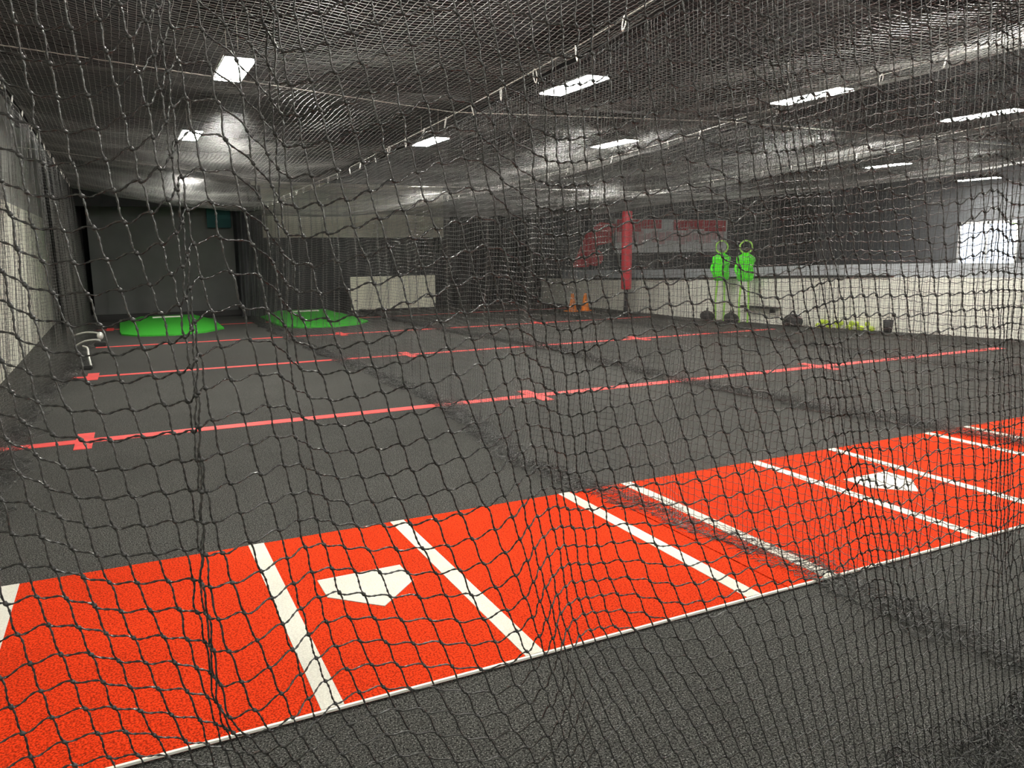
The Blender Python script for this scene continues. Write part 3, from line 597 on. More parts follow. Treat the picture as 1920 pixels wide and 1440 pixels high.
  (-742,2749,5820,24,-4,-100,24,-5,-100,24,-4,-98,23,-3,-98,24,-3,-98,23,-2,-96,22,-1,-96,23,0,-95,22,1,-95,21,2,-95,21,3,-95,21,4,-96,20,5,-97,19,5,-97,18,5,-98,17,5,-97,17,5,-96,15,4,-93,13,4,-90,12,3,-88,11,2,-90,13,1,-99,13,0,-102,12,-2,-102,13,-2,-95,8,-3,-101,9,-4,-106,11,-5,-97,24,-5,-99,14,-5,-90,31,-6,-99,26,-5,-100,23,-5,-97,22,-4,-99,23,-3,-99,21,-2,-96,29,-2,-102,31,0,-104,33,1,-103,27,2,-102,31,3,-117,33,4,-120,20,4,-106,19,6,-95,21,5,-90,21,5,-89,23,6,-90,24,5,-91,26,4,-94,27,3,-95,29,3,-97,30,2,-98,31,0,-99,32,0,-99,33,-2,-98,32,-3,-98,32,-3,-97,33,-4,-95,31,-5,-95),
  (-669,2741,5812,23,-5,-100,24,-5,-100,23,-4,-98,24,-3,-98,23,-3,-97,22,-1,-96,23,-1,-96,22,1,-95,22,1,-94,21,3,-94,21,3,-95,21,4,-96,20,5,-97,19,5,-98,19,5,-99,17,5,-100,16,5,-99,15,4,-98,14,3,-93,10,3,-89,10,1,-87,9,1,-103,13,-1,-106,9,-1,-106,7,-3,-100,15,-3,-103,17,-4,-94,31,-5,-97,22,-5,-93,17,-5,-91,23,-6,-95,24,-4,-93,23,-5,-95,24,-3,-94,24,-3,-101,27,-2,-103,32,0,-102,26,0,-106,17,2,-114,22,2,-112,26,4,-118,21,4,-113,21,4,-105,25,5,-95,26,6,-88,26,5,-84,28,5,-84,28,4,-87,29,4,-90,30,2,-92,32,2,-95,32,1,-97,34,0,-97,33,-2,-98,34,-2,-97,34,-3,-97,33,-4,-95,33,-5,-95,32,-5,-94),
  (-596,2731,5802,23,-5,-99,23,-4,-100,23,-4,-98,22,-2,-97,23,-2,-97,22,-1,-95,22,0,-95,22,1,-94,21,2,-94,21,4,-94,21,3,-94,21,5,-94,20,5,-97,20,5,-98,19,5,-100,18,5,-101,16,4,-103,14,4,-102,14,3,-99,10,2,-93,10,0,-97,5,0,-98,7,-1,-101,15,-2,-99,20,-3,-97,17,-4,-95,30,-5,-96,26,-5,-97,27,-5,-92,19,-5,-90,21,-5,-90,25,-5,-91,23,-4,-94,25,-3,-98,24,-2,-102,21,-1,-103,20,0,-109,4,1,-119,16,2,-112,11,3,-120,10,4,-114,23,5,-113,32,5,-104,35,5,-93,34,5,-85,33,5,-81,32,5,-81,32,4,-84,33,3,-87,34,2,-91,35,1,-94,36,0,-96,35,-1,-97,36,-1,-97,35,-3,-97,34,-4,-95,34,-4,-94,33,-5,-93,34,-5,-93),
  (-521,2707,5780,22,-4,-98,22,-3,-98,22,-2,-97,22,-2,-95,22,0,-95,21,0,-95,22,2,-93,21,2,-93,21,4,-92,21,4,-92,21,4,-93,20,6,-93,20,5,-95,20,5,-96,19,5,-99,19,5,-102,16,4,-105,14,3,-105,9,2,-103,13,1,-96,11,0,-95,11,-2,-95,11,-2,-93,16,-4,-93,23,-4,-94,26,-5,-96,30,-6,-94,28,-6,-93,24,-5,-93,23,-6,-92,22,-5,-90,20,-5,-95,16,-4,-94,18,-3,-100,11,-1,-106,4,-1,-103,-6,1,-111,8,1,-116,7,3,-122,7,4,-121,8,5,-116,39,5,-117,47,6,-99,45,6,-87,40,6,-80,38,5,-79,37,5,-80,37,4,-83,38,3,-88,38,3,-91,38,1,-95,39,0,-96,37,-1,-96,37,-2,-97,36,-3,-95,35,-4,-93,34,-5,-93,34,-5,-91,34,-5,-91),
  (-443,2661,5737,21,-3,-96,21,-1,-94,21,-1,-94,20,1,-93,21,2,-92,21,2,-92,20,4,-90,21,5,-91,20,5,-90,21,6,-90,20,6,-90,20,7,-90,20,6,-92,19,6,-93,19,5,-96,19,4,-99,18,3,-103,17,2,-105,14,1,-105,12,0,-95,15,-2,-90,16,-4,-94,14,-4,-89,16,-6,-90,21,-6,-94,26,-7,-93,28,-7,-97,24,-8,-89,19,-7,-93,19,-7,-97,18,-6,-93,10,-6,-97,3,-4,-96,1,-3,-99,-2,-2,-105,-6,0,-106,-8,2,-111,13,2,-119,6,4,-122,14,5,-134,22,6,-132,55,7,-92,52,7,-84,47,7,-78,42,7,-77,42,7,-78,42,6,-81,43,5,-86,42,4,-90,43,3,-94,42,2,-96,41,1,-97,39,-1,-96,38,-1,-95,37,-3,-93,35,-4,-91,34,-4,-91,34,-5,-89,33,-6,-88),
  (-367,2613,5693,20,0,-93,20,0,-92,19,2,-90,20,2,-90,19,4,-89,20,5,-89,20,6,-88,19,7,-88,20,7,-87,20,8,-88,20,8,-88,20,7,-88,19,7,-88,19,6,-90,19,5,-91,18,4,-94,19,3,-96,21,1,-100,21,0,-99,11,-3,-86,16,-3,-93,15,-5,-90,13,-7,-91,17,-7,-94,20,-9,-93,22,-9,-93,19,-9,-93,15,-9,-94,9,-9,-99,10,-8,-95,7,-7,-90,-2,-6,-100,-3,-5,-106,-1,-3,-104,-3,-1,-103,0,0,-108,5,2,-112,18,3,-118,26,5,-124,34,6,-124,37,7,-120,44,8,-95,41,8,-79,40,9,-73,44,8,-76,45,8,-80,47,7,-85,48,7,-90,47,5,-94,47,4,-98,45,3,-98,44,1,-97,41,0,-95,38,-1,-93,37,-3,-92,35,-3,-89,34,-4,-88,33,-5,-86,33,-6,-86),
  (-298,2611,5689,19,-1,-92,19,1,-91,19,3,-90,19,3,-89,19,5,-89,19,5,-88,19,7,-88,19,7,-87,20,8,-88,20,8,-87,20,8,-87,20,7,-87,19,7,-87,19,6,-87,18,5,-87,18,3,-87,18,2,-88,19,1,-88,19,-1,-87,17,-3,-89,15,-4,-97,16,-6,-94,10,-7,-94,11,-8,-91,15,-9,-93,15,-9,-98,10,-9,-103,1,-9,-95,11,-9,-99,3,-7,-96,-1,-7,-104,-3,-6,-106,-2,-4,-107,6,-2,-104,15,-1,-105,20,1,-111,23,3,-109,31,3,-115,36,6,-111,35,6,-112,35,7,-112,34,8,-106,25,8,-83,35,9,-75,45,8,-79,50,7,-84,52,7,-91,52,6,-97,53,4,-100,50,4,-101,48,2,-99,45,0,-97,42,0,-94,39,-2,-92,37,-3,-89,35,-3,-87,33,-5,-86,33,-4,-85,33,-6,-84),
  (-234,2653,5727,19,-1,-94,19,0,-94,19,2,-92,18,2,-91,19,4,-91,19,4,-90,19,6,-89,19,6,-90,20,7,-89,19,7,-89,20,6,-88,20,7,-88,20,6,-86,19,5,-86,18,4,-83,17,3,-81,15,2,-80,14,0,-78,15,-1,-79,16,-3,-87,14,-3,-98,10,-5,-96,9,-6,-96,7,-7,-102,8,-8,-100,7,-7,-100,7,-8,-102,-1,-7,-100,6,-7,-105,7,-5,-106,9,-5,-108,14,-4,-105,18,-3,-113,22,-1,-105,25,1,-105,24,2,-107,30,3,-113,31,4,-106,31,5,-105,29,6,-108,24,6,-105,24,7,-105,27,7,-101,41,6,-86,48,6,-86,53,6,-92,56,4,-100,58,3,-105,57,3,-107,53,1,-103,50,0,-100,45,-1,-95,42,-2,-92,39,-3,-89,36,-4,-87,35,-4,-86,33,-5,-85,33,-4,-84,33,-5,-85),
  (-167,2695,5764,19,-1,-96,18,-1,-95,19,1,-94,18,1,-94,19,3,-92,18,3,-92,19,5,-92,18,5,-91,19,5,-91,20,6,-90,19,6,-90,20,5,-88,20,5,-87,19,4,-84,18,4,-81,16,2,-77,13,1,-73,9,0,-70,6,-1,-72,6,-2,-84,6,-3,-94,9,-4,-90,5,-5,-103,5,-6,-104,7,-6,-108,7,-6,-101,11,-5,-106,14,-6,-107,24,-5,-109,21,-4,-116,23,-3,-111,28,-2,-114,20,-1,-109,25,1,-108,25,1,-106,25,3,-105,22,3,-108,19,5,-101,21,5,-102,22,5,-108,24,5,-102,30,6,-103,35,5,-105,48,5,-103,51,4,-98,54,3,-101,60,2,-112,62,1,-115,59,0,-111,54,0,-104,49,-2,-97,45,-3,-93,41,-4,-89,38,-4,-87,36,-5,-85,34,-4,-85,34,-5,-84,33,-4,-85,33,-4,-84),
  (-96,2718,5782,18,-2,-96,17,-1,-96,18,0,-95,18,2,-94,18,2,-93,18,3,-93,18,4,-92,18,5,-92,18,5,-91,19,5,-91,19,5,-91,19,5,-89,19,4,-87,20,4,-84,18,3,-79,15,2,-76,12,1,-70,5,-1,-66,-2,-1,-63,-10,-2,-69,5,-3,-91,12,-4,-101,14,-5,-109,13,-5,-101,18,-5,-113,19,-5,-104,17,-4,-110,27,-5,-113,28,-3,-114,18,-3,-111,25,-2,-119,21,-1,-110,20,1,-110,20,1,-106,23,2,-106,17,3,-102,17,4,-105,19,4,-100,21,5,-103,24,5,-105,31,5,-107,39,5,-107,45,4,-111,48,3,-110,55,3,-105,52,1,-110,65,1,-126,63,0,-120,58,-2,-110,52,-2,-100,47,-3,-94,43,-4,-89,39,-4,-87,37,-5,-85,35,-5,-84,34,-5,-84,34,-4,-84,33,-4,-85,34,-4,-85),
  (-25,2738,5799,17,-2,-98,18,-1,-96,17,0,-95,17,1,-94,17,2,-94,18,3,-93,17,4,-93,17,4,-92,17,5,-92,18,5,-91,18,4,-91,18,5,-90,19,4,-88,19,3,-84,18,3,-81,16,2,-76,13,1,-72,6,-1,-69,2,-1,-65,4,-2,-63,13,-3,-93,14,-3,-105,18,-4,-114,15,-4,-114,19,-4,-104,20,-4,-117,21,-4,-113,17,-3,-106,17,-3,-112,15,-2,-116,16,0,-112,20,0,-116,18,0,-107,20,2,-105,19,3,-101,20,3,-106,23,4,-104,25,4,-99,25,4,-103,32,4,-108,39,4,-108,43,3,-111,45,3,-109,52,2,-114,59,2,-119,62,0,-123,62,-1,-127,58,-2,-113,53,-2,-102,48,-4,-93,44,-4,-89,40,-4,-86,37,-5,-85,36,-5,-83,34,-5,-85,35,-4,-84,34,-4,-86,34,-3,-86,35,-2,-87),
  (48,2774,5830,17,-3,-99,16,-2,-98,17,-1,-97,17,0,-96,17,2,-95,16,2,-94,17,3,-94,16,4,-93,17,4,-92,16,4,-93,17,5,-91,17,4,-91,17,4,-89,18,4,-88,18,2,-84,18,3,-81,16,1,-77,12,0,-76,10,0,-84,12,-1,-99,28,-1,-105,10,-2,-106,9,-3,-114,12,-2,-105,13,-3,-111,15,-3,-105,15,-2,-114,15,-2,-109,12,-1,-107,8,0,-112,13,0,-108,22,0,-108,18,2,-110,25,2,-104,26,2,-101,26,3,-103,37,3,-103,35,3,-103,32,3,-103,39,2,-110,42,2,-111,44,2,-109,51,1,-120,55,-1,-113,57,-1,-123,77,-1,-150,55,-3,-106,50,-4,-96,47,-4,-89,42,-4,-87,39,-5,-84,37,-6,-83,35,-5,-84,35,-4,-84,35,-4,-86,35,-4,-87,36,-3,-88,36,-1,-90,37,-1,-91),
  (123,2810,5861,16,-4,-101,16,-3,-99,16,-2,-99,17,0,-97,16,0,-97,16,2,-95,15,2,-94,16,3,-94,16,4,-93,15,4,-93,16,4,-93,15,4,-92,15,4,-92,16,3,-91,18,3,-89,18,3,-89,20,2,-87,21,1,-87,18,1,-95,12,0,-110,13,0,-121,7,-1,-110,12,-1,-117,9,-1,-108,6,-1,-113,11,-1,-106,7,0,-106,8,-1,-98,10,0,-105,18,1,-106,24,1,-104,25,1,-106,32,2,-111,36,2,-106,32,2,-106,35,3,-98,40,2,-104,43,1,-103,39,2,-110,43,1,-111,48,0,-115,45,-1,-109,50,-1,-117,63,-2,-130,59,-4,-130,64,-3,-131,56,-5,-100,47,-5,-85,40,-6,-80,35,-6,-80,34,-6,-81,34,-5,-82,34,-5,-84,34,-5,-86,36,-3,-88,37,-3,-90,37,-1,-91,39,0,-94,40,1,-95),
  (196,2807,5856,16,-3,-100,16,-3,-98,15,-1,-98,16,0,-96,15,1,-96,16,2,-94,15,3,-94,15,3,-93,14,3,-93,15,4,-92,14,4,-92,13,4,-93,13,3,-94,14,3,-94,15,2,-95,17,2,-98,21,2,-99,24,0,-100,18,1,-100,4,-1,-122,2,0,-112,7,-1,-110,3,-1,-115,1,-1,-106,14,-1,-109,18,-1,-103,3,0,-97,16,0,-100,28,1,-103,29,1,-99,29,1,-102,34,2,-100,41,3,-108,34,2,-103,37,3,-105,44,2,-106,47,2,-106,45,2,-109,45,1,-114,44,1,-111,48,0,-114,45,-1,-117,55,-2,-133,53,-3,-123,59,-3,-127,58,-5,-105,54,-5,-90,41,-6,-80,33,-6,-76,29,-6,-77,30,-6,-79,31,-6,-82,33,-5,-85,35,-4,-87,37,-3,-90,38,-2,-92,39,-1,-94,41,1,-96,41,2,-98),
  (266,2762,5814,15,-1,-96,15,0,-95,15,2,-94,15,2,-93,15,3,-93,15,3,-91,15,4,-92,14,4,-90,14,4,-91,13,4,-91,12,4,-91,12,3,-93,11,3,-94,11,1,-97,11,2,-100,12,0,-104,16,-1,-109,19,-1,-115,3,-2,-112,0,-2,-118,6,-3,-102,5,-3,-101,9,-2,-103,17,-3,-102,21,-2,-99,19,-2,-97,21,-1,-94,32,-1,-100,30,0,-97,28,1,-93,32,2,-97,33,2,-97,38,3,-107,34,3,-107,44,3,-103,45,4,-111,49,3,-111,54,3,-116,42,3,-107,47,2,-121,49,1,-117,54,0,-127,54,0,-127,51,-2,-106,51,-3,-101,62,-3,-96,38,-4,-85,28,-5,-79,26,-5,-77,26,-5,-78,28,-6,-80,30,-5,-83,33,-4,-86,36,-4,-88,37,-4,-91,39,-2,-93,41,-1,-95,41,0,-97,43,2,-98),
  (332,2711,5766,15,2,-92,15,3,-90,15,4,-90,14,4,-90,15,5,-89,15,6,-89,14,5,-89,14,5,-88,13,5,-89,12,5,-89,11,3,-90,11,3,-92,9,2,-94,8,0,-98,8,0,-103,6,-1,-108,1,-3,-112,-4,-3,-111,11,-4,-119,16,-4,-102,17,-5,-98,16,-4,-100,19,-5,-94,24,-4,-94,20,-4,-97,27,-3,-95,29,-3,-97,32,-1,-95,31,-1,-96,27,1,-92,28,1,-95,32,3,-99,35,3,-107,36,3,-102,44,5,-106,51,4,-111,49,4,-116,50,4,-113,49,4,-117,53,3,-118,53,3,-116,53,1,-116,47,1,-111,60,0,-99,41,-1,-95,49,-2,-88,25,-3,-82,21,-4,-81,23,-4,-80,25,-4,-81,29,-4,-83,31,-5,-86,35,-4,-89,37,-3,-91,39,-3,-93,41,-2,-94,42,-2,-96,43,0,-98,43,1,-98),
  (398,2676,5732,14,4,-88,15,4,-88,15,6,-88,15,6,-87,14,6,-87,15,7,-87,14,7,-86,13,6,-88,13,5,-87,11,5,-88,11,3,-89,10,3,-91,8,1,-94,6,0,-97,4,-1,-103,2,-2,-108,-1,-4,-115,2,-4,-116,15,-5,-99,21,-6,-94,24,-6,-93,23,-5,-97,21,-6,-94,26,-6,-98,20,-4,-91,36,-4,-97,27,-3,-97,30,-2,-92,28,-1,-94,26,0,-100,21,2,-92,34,2,-100,39,3,-101,39,4,-103,47,4,-109,52,5,-109,48,4,-111,50,5,-114,53,4,-114,52,3,-112,47,3,-106,48,3,-105,37,1,-91,42,0,-99,38,0,-94,39,-1,-92,29,-2,-87,24,-3,-86,25,-3,-86,29,-3,-87,31,-4,-89,35,-3,-91,37,-4,-93,40,-3,-94,42,-2,-96,43,-1,-97,43,-1,-99,45,0,-99,45,1,-100),
  (464,2655,5712,15,5,-87,14,6,-86,15,7,-85,15,7,-86,15,7,-86,14,7,-86,14,8,-86,13,6,-86,13,6,-87,11,4,-88,11,4,-89,9,2,-90,7,1,-93,5,0,-95,3,-2,-99,2,-3,-105,4,-4,-107,10,-5,-106,18,-6,-94,20,-6,-91,31,-6,-93,22,-7,-94,23,-6,-98,19,-5,-95,28,-5,-93,29,-4,-96,35,-3,-100,25,-3,-96,24,0,-93,34,0,-102,29,1,-99,34,2,-98,38,3,-99,44,4,-104,46,4,-105,53,4,-106,40,5,-105,45,4,-106,48,4,-109,44,4,-107,37,3,-97,32,2,-93,30,1,-89,36,1,-94,36,-1,-95,35,-1,-95,33,-1,-93,32,-2,-92,32,-3,-94,34,-3,-95,37,-2,-96,39,-3,-97,42,-3,-98,43,-2,-99,44,-1,-100,46,-1,-100,46,0,-101,47,1,-102,47,1,-102),
  (532,2651,5707,15,6,-86,15,6,-85,15,7,-85,15,8,-86,15,7,-85,14,8,-86,14,7,-86,14,6,-87,12,5,-88,12,5,-88,10,3,-89,8,1,-90,8,1,-91,5,-1,-93,5,-2,-94,5,-4,-95,7,-4,-96,13,-6,-94,22,-6,-92,25,-6,-94,25,-6,-92,27,-7,-101,13,-6,-95,26,-5,-95,28,-5,-97,31,-3,-97,32,-3,-99,28,-2,-101,34,0,-97,32,0,-100,30,2,-101,38,2,-97,41,4,-96,40,3,-101,42,4,-105,37,5,-103,36,4,-95,35,4,-101,35,3,-100,30,3,-99,31,3,-93,33,2,-91,30,0,-92,29,1,-93,33,-1,-94,36,-1,-96,39,-2,-99,40,-2,-101,40,-3,-103,42,-2,-103,44,-3,-104,45,-2,-104,46,-2,-103,47,-1,-104,48,-1,-103,48,0,-103,49,1,-104,49,1,-105,50,2,-105),
  (605,2668,5720,15,5,-86,15,7,-86,15,6,-86,16,7,-86,15,7,-86,14,7,-87,14,6,-88,14,6,-88,12,4,-89,12,3,-90,10,2,-91,9,1,-90,8,-1,-90,8,-1,-89,7,-3,-88,9,-4,-86,11,-5,-85,14,-6,-86,19,-5,-92,29,-6,-95,28,-6,-95,16,-6,-97,18,-5,-96,28,-5,-101,27,-3,-96,36,-3,-97,34,-1,-103,33,-1,-100,35,1,-101,30,1,-100,37,3,-100,35,3,-102,33,4,-95,31,4,-98,28,4,-101,28,4,-99,32,4,-96,24,4,-98,28,3,-96,27,2,-94,27,2,-90,31,0,-91,23,0,-93,30,-1,-88,34,-1,-92,40,-2,-98,45,-3,-106,49,-3,-110,50,-2,-111,50,-3,-112,51,-3,-112,51,-2,-110,51,-2,-108,51,-1,-108,51,-1,-107,51,0,-106,51,1,-107,51,2,-108,53,2,-108),
  (683,2705,5752,15,5,-88,16,6,-87,16,6,-88,15,6,-88,15,5,-88,15,5,-89,14,5,-91,14,3,-91,12,3,-91,12,2,-92,11,0,-93,10,-1,-92,9,-2,-90,10,-3,-87,10,-4,-83,13,-4,-79,15,-5,-76,18,-6,-77,19,-5,-85,24,-6,-96,20,-5,-96,25,-4,-95,21,-4,-99,30,-3,-106,30,-1,-102,34,-1,-105,32,0,-104,32,2,-99,38,2,-104,25,3,-107,30,4,-100,29,4,-100,27,5,-98,25,5,-97,27,4,-96,28,5,-102,21,4,-91,27,3,-95,29,2,-95,24,1,-91,23,1,-93,19,-1,-90,18,-1,-87,30,-2,-83,33,-3,-88,45,-4,-103,53,-4,-114,57,-4,-119,59,-4,-120,58,-4,-120,58,-4,-118,56,-3,-115,56,-2,-112,54,-2,-112,53,0,-110,54,0,-109,53,1,-110,54,2,-111,54,3,-112),
  (767,2758,5798,16,4,-90,16,5,-90,16,4,-90,16,5,-91,16,3,-92,14,3,-92,15,2,-93,13,2,-95,13,0,-94,12,-1,-95,12,-2,-95,11,-2,-94,11,-4,-91,11,-4,-88,14,-5,-82,15,-6,-76,20,-5,-71,22,-6,-68,21,-5,-73,21,-4,-98,17,-4,-99,24,-3,-101,26,-2,-106,28,0,-105,28,0,-108,28,2,-102,26,2,-108,32,4,-106,32,5,-105,27,5,-104,28,6,-107,28,6,-99,26,6,-101,23,6,-96,27,5,-97,26,5,-97,23,3,-98,28,3,-93,25,2,-95,26,0,-92,16,-1,-90,17,-2,-91,17,-3,-83,24,-4,-79,25,-5,-80,51,-5,-110,60,-6,-121,65,-6,-126,66,-6,-127,66,-5,-126,63,-5,-122,61,-4,-119,58,-3,-115,57,-3,-114,56,-1,-113,55,0,-112,55,1,-113,56,3,-113,56,3,-115),
  (856,2817,5848,17,4,-92,16,3,-93,17,3,-93,16,2,-94,15,1,-95,15,1,-96,15,0,-96,13,-2,-98,13,-2,-97,13,-3,-98,12,-4,-98,13,-5,-96,12,-6,-94,14,-6,-90,16,-6,-85,17,-6,-78,21,-6,-73,26,-5,-70,30,-5,-77,14,-3,-97,16,-3,-104,23,-1,-112,22,0,-99,20,2,-105,29,2,-108,27,5,-111,27,5,-105,33,6,-109,28,7,-102,22,8,-103,30,8,-106,27,7,-109,28,8,-98,23,7,-104,26,6,-94,22,5,-93,23,4,-97,23,2,-94,20,1,-92,14,-1,-89,23,-2,-91,19,-3,-88,26,-5,-86,25,-6,-75,29,-7,-81,48,-7,-107,63,-8,-123,71,-7,-131,72,-8,-131,70,-7,-128,67,-7,-124,63,-5,-121,61,-4,-117,58,-3,-116,57,-2,-114,57,-1,-115,56,1,-114,57,2,-116,58,4,-118),
  (944,2866,5889,18,3,-94,17,2,-95,17,2,-96,17,0,-96,16,0,-98,15,-2,-98,14,-2,-99,14,-4,-100,14,-4,-100,13,-6,-101,13,-6,-100,13,-7,-99,15,-7,-96,16,-7,-95,17,-7,-90,18,-7,-86,20,-6,-82,21,-5,-82,21,-4,-103,18,-3,-102,18,-1,-104,24,0,-105,15,2,-97,20,3,-103,25,5,-113,39,6,-110,23,8,-101,29,8,-108,25,9,-105,25,9,-99,25,10,-107,32,9,-101,22,9,-100,19,7,-98,28,7,-97,19,5,-90,18,4,-95,28,2,-92,26,0,-92,22,-1,-92,10,-3,-86,22,-5,-87,22,-6,-81,31,-8,-77,35,-8,-82,56,-9,-106,68,-9,-125,74,-9,-131,75,-9,-131,71,-8,-127,68,-8,-123,65,-6,-120,61,-5,-118,59,-4,-116,58,-2,-115,57,-1,-116,57,1,-117,58,2,-117,58,3,-120),
  (1025,2888,5904,18,2,-94,19,2,-96,18,0,-97,17,0,-97,16,-2,-99,16,-2,-99,15,-4,-100,15,-5,-101,14,-6,-102,13,-6,-101,14,-8,-101,15,-8,-101,16,-8,-99,17,-8,-99,19,-7,-98,19,-7,-97,18,-6,-98,17,-5,-100,27,-4,-104,15,-2,-104,16,0,-93,24,1,-106,13,3,-100,23,5,-102,16,6,-109,27,7,-108,24,9,-102,30,9,-107,25,10,-93,24,10,-102,27,10,-102,24,10,-103,19,9,-95,23,8,-98,22,6,-97,15,5,-89,27,3,-90,33,2,-90,29,-1,-96,15,-2,-87,14,-4,-88,29,-5,-84,32,-7,-77,23,-8,-82,42,-9,-83,68,-9,-116,73,-10,-126,74,-10,-127,73,-9,-125,70,-8,-122,67,-8,-119,64,-6,-118,61,-5,-117,58,-4,-116,58,-2,-116,57,-1,-116,57,1,-118,58,3,-118,59,3,-121),
  (1093,2872,5886,19,3,-94,20,2,-95,19,0,-95,18,0,-97,17,-1,-97,17,-3,-98,16,-4,-100,16,-5,-100,15,-5,-100,14,-7,-101,15,-7,-100,16,-8,-101,17,-8,-102,18,-8,-102,19,-7,-104,21,-7,-107,21,-5,-112,23,-5,-103,21,-3,-106,17,-2,-104,14,0,-96,17,2,-101,3,3,-96,19,5,-105,16,6,-100,17,8,-103,26,8,-102,40,9,-100,19,10,-97,25,9,-101,24,10,-97,15,8,-92,16,8,-97,24,7,-94,15,6,-85,13,4,-87,38,2,-94,38,1,-93,18,-1,-88,17,-3,-91,29,-4,-87,31,-6,-81,38,-7,-81,37,-8,-90,58,-8,-107,67,-9,-118,69,-9,-119,70,-9,-117,70,-8,-115,66,-7,-114,64,-7,-115,62,-5,-114,59,-4,-115,58,-2,-116,57,-1,-115,57,1,-117,57,1,-117,58,3,-119,59,4,-120),
  (1149,2829,5842,20,3,-92,21,2,-92,20,2,-93,19,0,-94,19,0,-95,18,-2,-96,18,-3,-97,16,-4,-97,17,-4,-98,16,-6,-99,16,-6,-99,16,-7,-101,17,-7,-102,18,-7,-104,20,-6,-106,21,-6,-110,24,-5,-111,17,-4,-116,27,-2,-108,13,-2,-98,-2,0,-94,6,2,-98,10,3,-93,14,4,-96,18,5,-101,16,7,-95,35,7,-99,25,8,-95,22,8,-98,18,8,-99,23,7,-87,15,7,-90,18,7,-94,19,5,-89,13,4,-88,36,2,-92,36,1,-90,26,0,-89,18,-2,-84,32,-3,-90,37,-5,-92,42,-5,-92,49,-7,-95,46,-7,-102,66,-7,-122,56,-8,-109,64,-7,-108,65,-7,-105,64,-6,-104,62,-5,-107,59,-4,-109,59,-3,-112,57,-1,-113,57,-1,-114,56,1,-115,57,2,-115,56,3,-117,57,4,-118,58,5,-119),
  (1198,2775,5788,22,3,-89,22,4,-90,21,2,-90,21,2,-91,20,0,-92,19,0,-93,19,-2,-93,18,-2,-95,18,-4,-95,17,-4,-96,17,-5,-98,17,-5,-99,17,-6,-101,17,-5,-104,18,-5,-107,19,-5,-109,17,-4,-111,12,-3,-112,9,-2,-106,8,-1,-103,5,0,-95,9,1,-88,15,2,-90,20,4,-93,14,4,-95,21,5,-96,22,6,-91,18,6,-94,20,6,-97,23,6,-95,16,5,-86,23,5,-92,26,4,-92,22,3,-87,27,2,-89,38,1,-92,33,0,-91,32,-2,-92,21,-3,-84,40,-4,-91,45,-4,-102,38,-5,-100,54,-6,-106,53,-6,-109,58,-6,-106,55,-5,-107,66,-6,-102,60,-4,-93,57,-3,-96,56,-3,-102,55,-1,-105,55,-1,-109,56,1,-110,55,2,-113,55,3,-114,56,4,-114,56,4,-116,56,5,-117,56,5,-117),
  (1247,2726,5738,23,4,-86,23,4,-87,23,3,-88,22,2,-89,21,2,-89,21,0,-90,20,0,-91,20,-1,-92,19,-3,-92,18,-3,-94,18,-3,-96,17,-4,-97,17,-4,-100,15,-4,-103,16,-4,-105,13,-4,-108,11,-3,-108,7,-2,-108,5,-2,-104,9,0,-103,9,0,-93,12,1,-85,16,2,-85,12,3,-95,18,3,-94,20,4,-92,15,5,-90,23,4,-91,22,4,-88,21,4,-90,32,4,-92,27,2,-93,18,2,-85,32,1,-93,33,0,-90,39,-1,-95,32,-1,-93,36,-3,-94,30,-4,-94,36,-4,-100,49,-5,-108,43,-5,-99,51,-5,-103,52,-5,-101,56,-4,-103,59,-4,-102,63,-3,-88,54,-3,-94,51,-1,-96,50,0,-100,52,1,-103,52,2,-105,53,3,-109,53,4,-111,54,5,-112,55,5,-113,54,6,-115,55,6,-115,55,5,-115),
  (1302,2693,5703,24,4,-85,24,4,-86,23,3,-87,24,3,-87,22,2,-87,22,1,-89,22,0,-88,20,-1,-90,20,-1,-91,19,-2,-92,19,-3,-93,17,-3,-96,16,-3,-98,14,-3,-100,12,-3,-103,9,-3,-104,6,-2,-106,5,-1,-104,8,-1,-101,10,0,-94,11,0,-100,11,2,-87,11,2,-89,12,2,-92,16,3,-85,20,3,-89,20,4,-90,29,3,-86,29,3,-89,24,2,-89,29,2,-97,38,1,-91,24,0,-92,34,0,-96,34,-2,-91,38,-2,-98,29,-3,-89,37,-4,-100,36,-5,-98,43,-4,-108,44,-5,-100,53,-5,-98,49,-5,-97,37,-4,-84,65,-3,-105,64,-3,-99,52,-1,-95,48,-1,-96,46,1,-98,47,2,-99,48,2,-102,49,4,-104,51,5,-106,52,6,-109,52,6,-111,53,7,-112,53,6,-113,53,6,-113,52,6,-114),
  (1367,2680,5686,25,5,-85,24,3,-85,24,3,-86,24,3,-87,24,1,-87,23,1,-88,22,0,-88,21,-1,-89,21,-1,-90,19,-2,-90,19,-2,-92,17,-3,-94,15,-2,-95,13,-3,-98,9,-2,-99,6,-2,-101,3,-2,-102,2,0,-101,4,0,-98,13,0,-90,17,1,-102,10,2,-95,17,2,-83,13,3,-89,28,3,-86,21,3,-87,30,3,-91,27,2,-89,30,2,-85,21,2,-93,32,1,-94,33,0,-96,26,-1,-97,44,-2,-99,40,-2,-96,34,-3,-97,33,-4,-98,40,-5,-99,37,-5,-93,42,-5,-108,47,-5,-97,45,-5,-93,47,-4,-95,43,-4,-83,62,-3,-89,58,-1,-107,49,-1,-105,45,1,-101,43,1,-99,44,3,-100,45,4,-101,47,5,-103,48,6,-105,50,7,-107,50,7,-109,51,7,-111,51,7,-111,51,6,-112,50,6,-111),
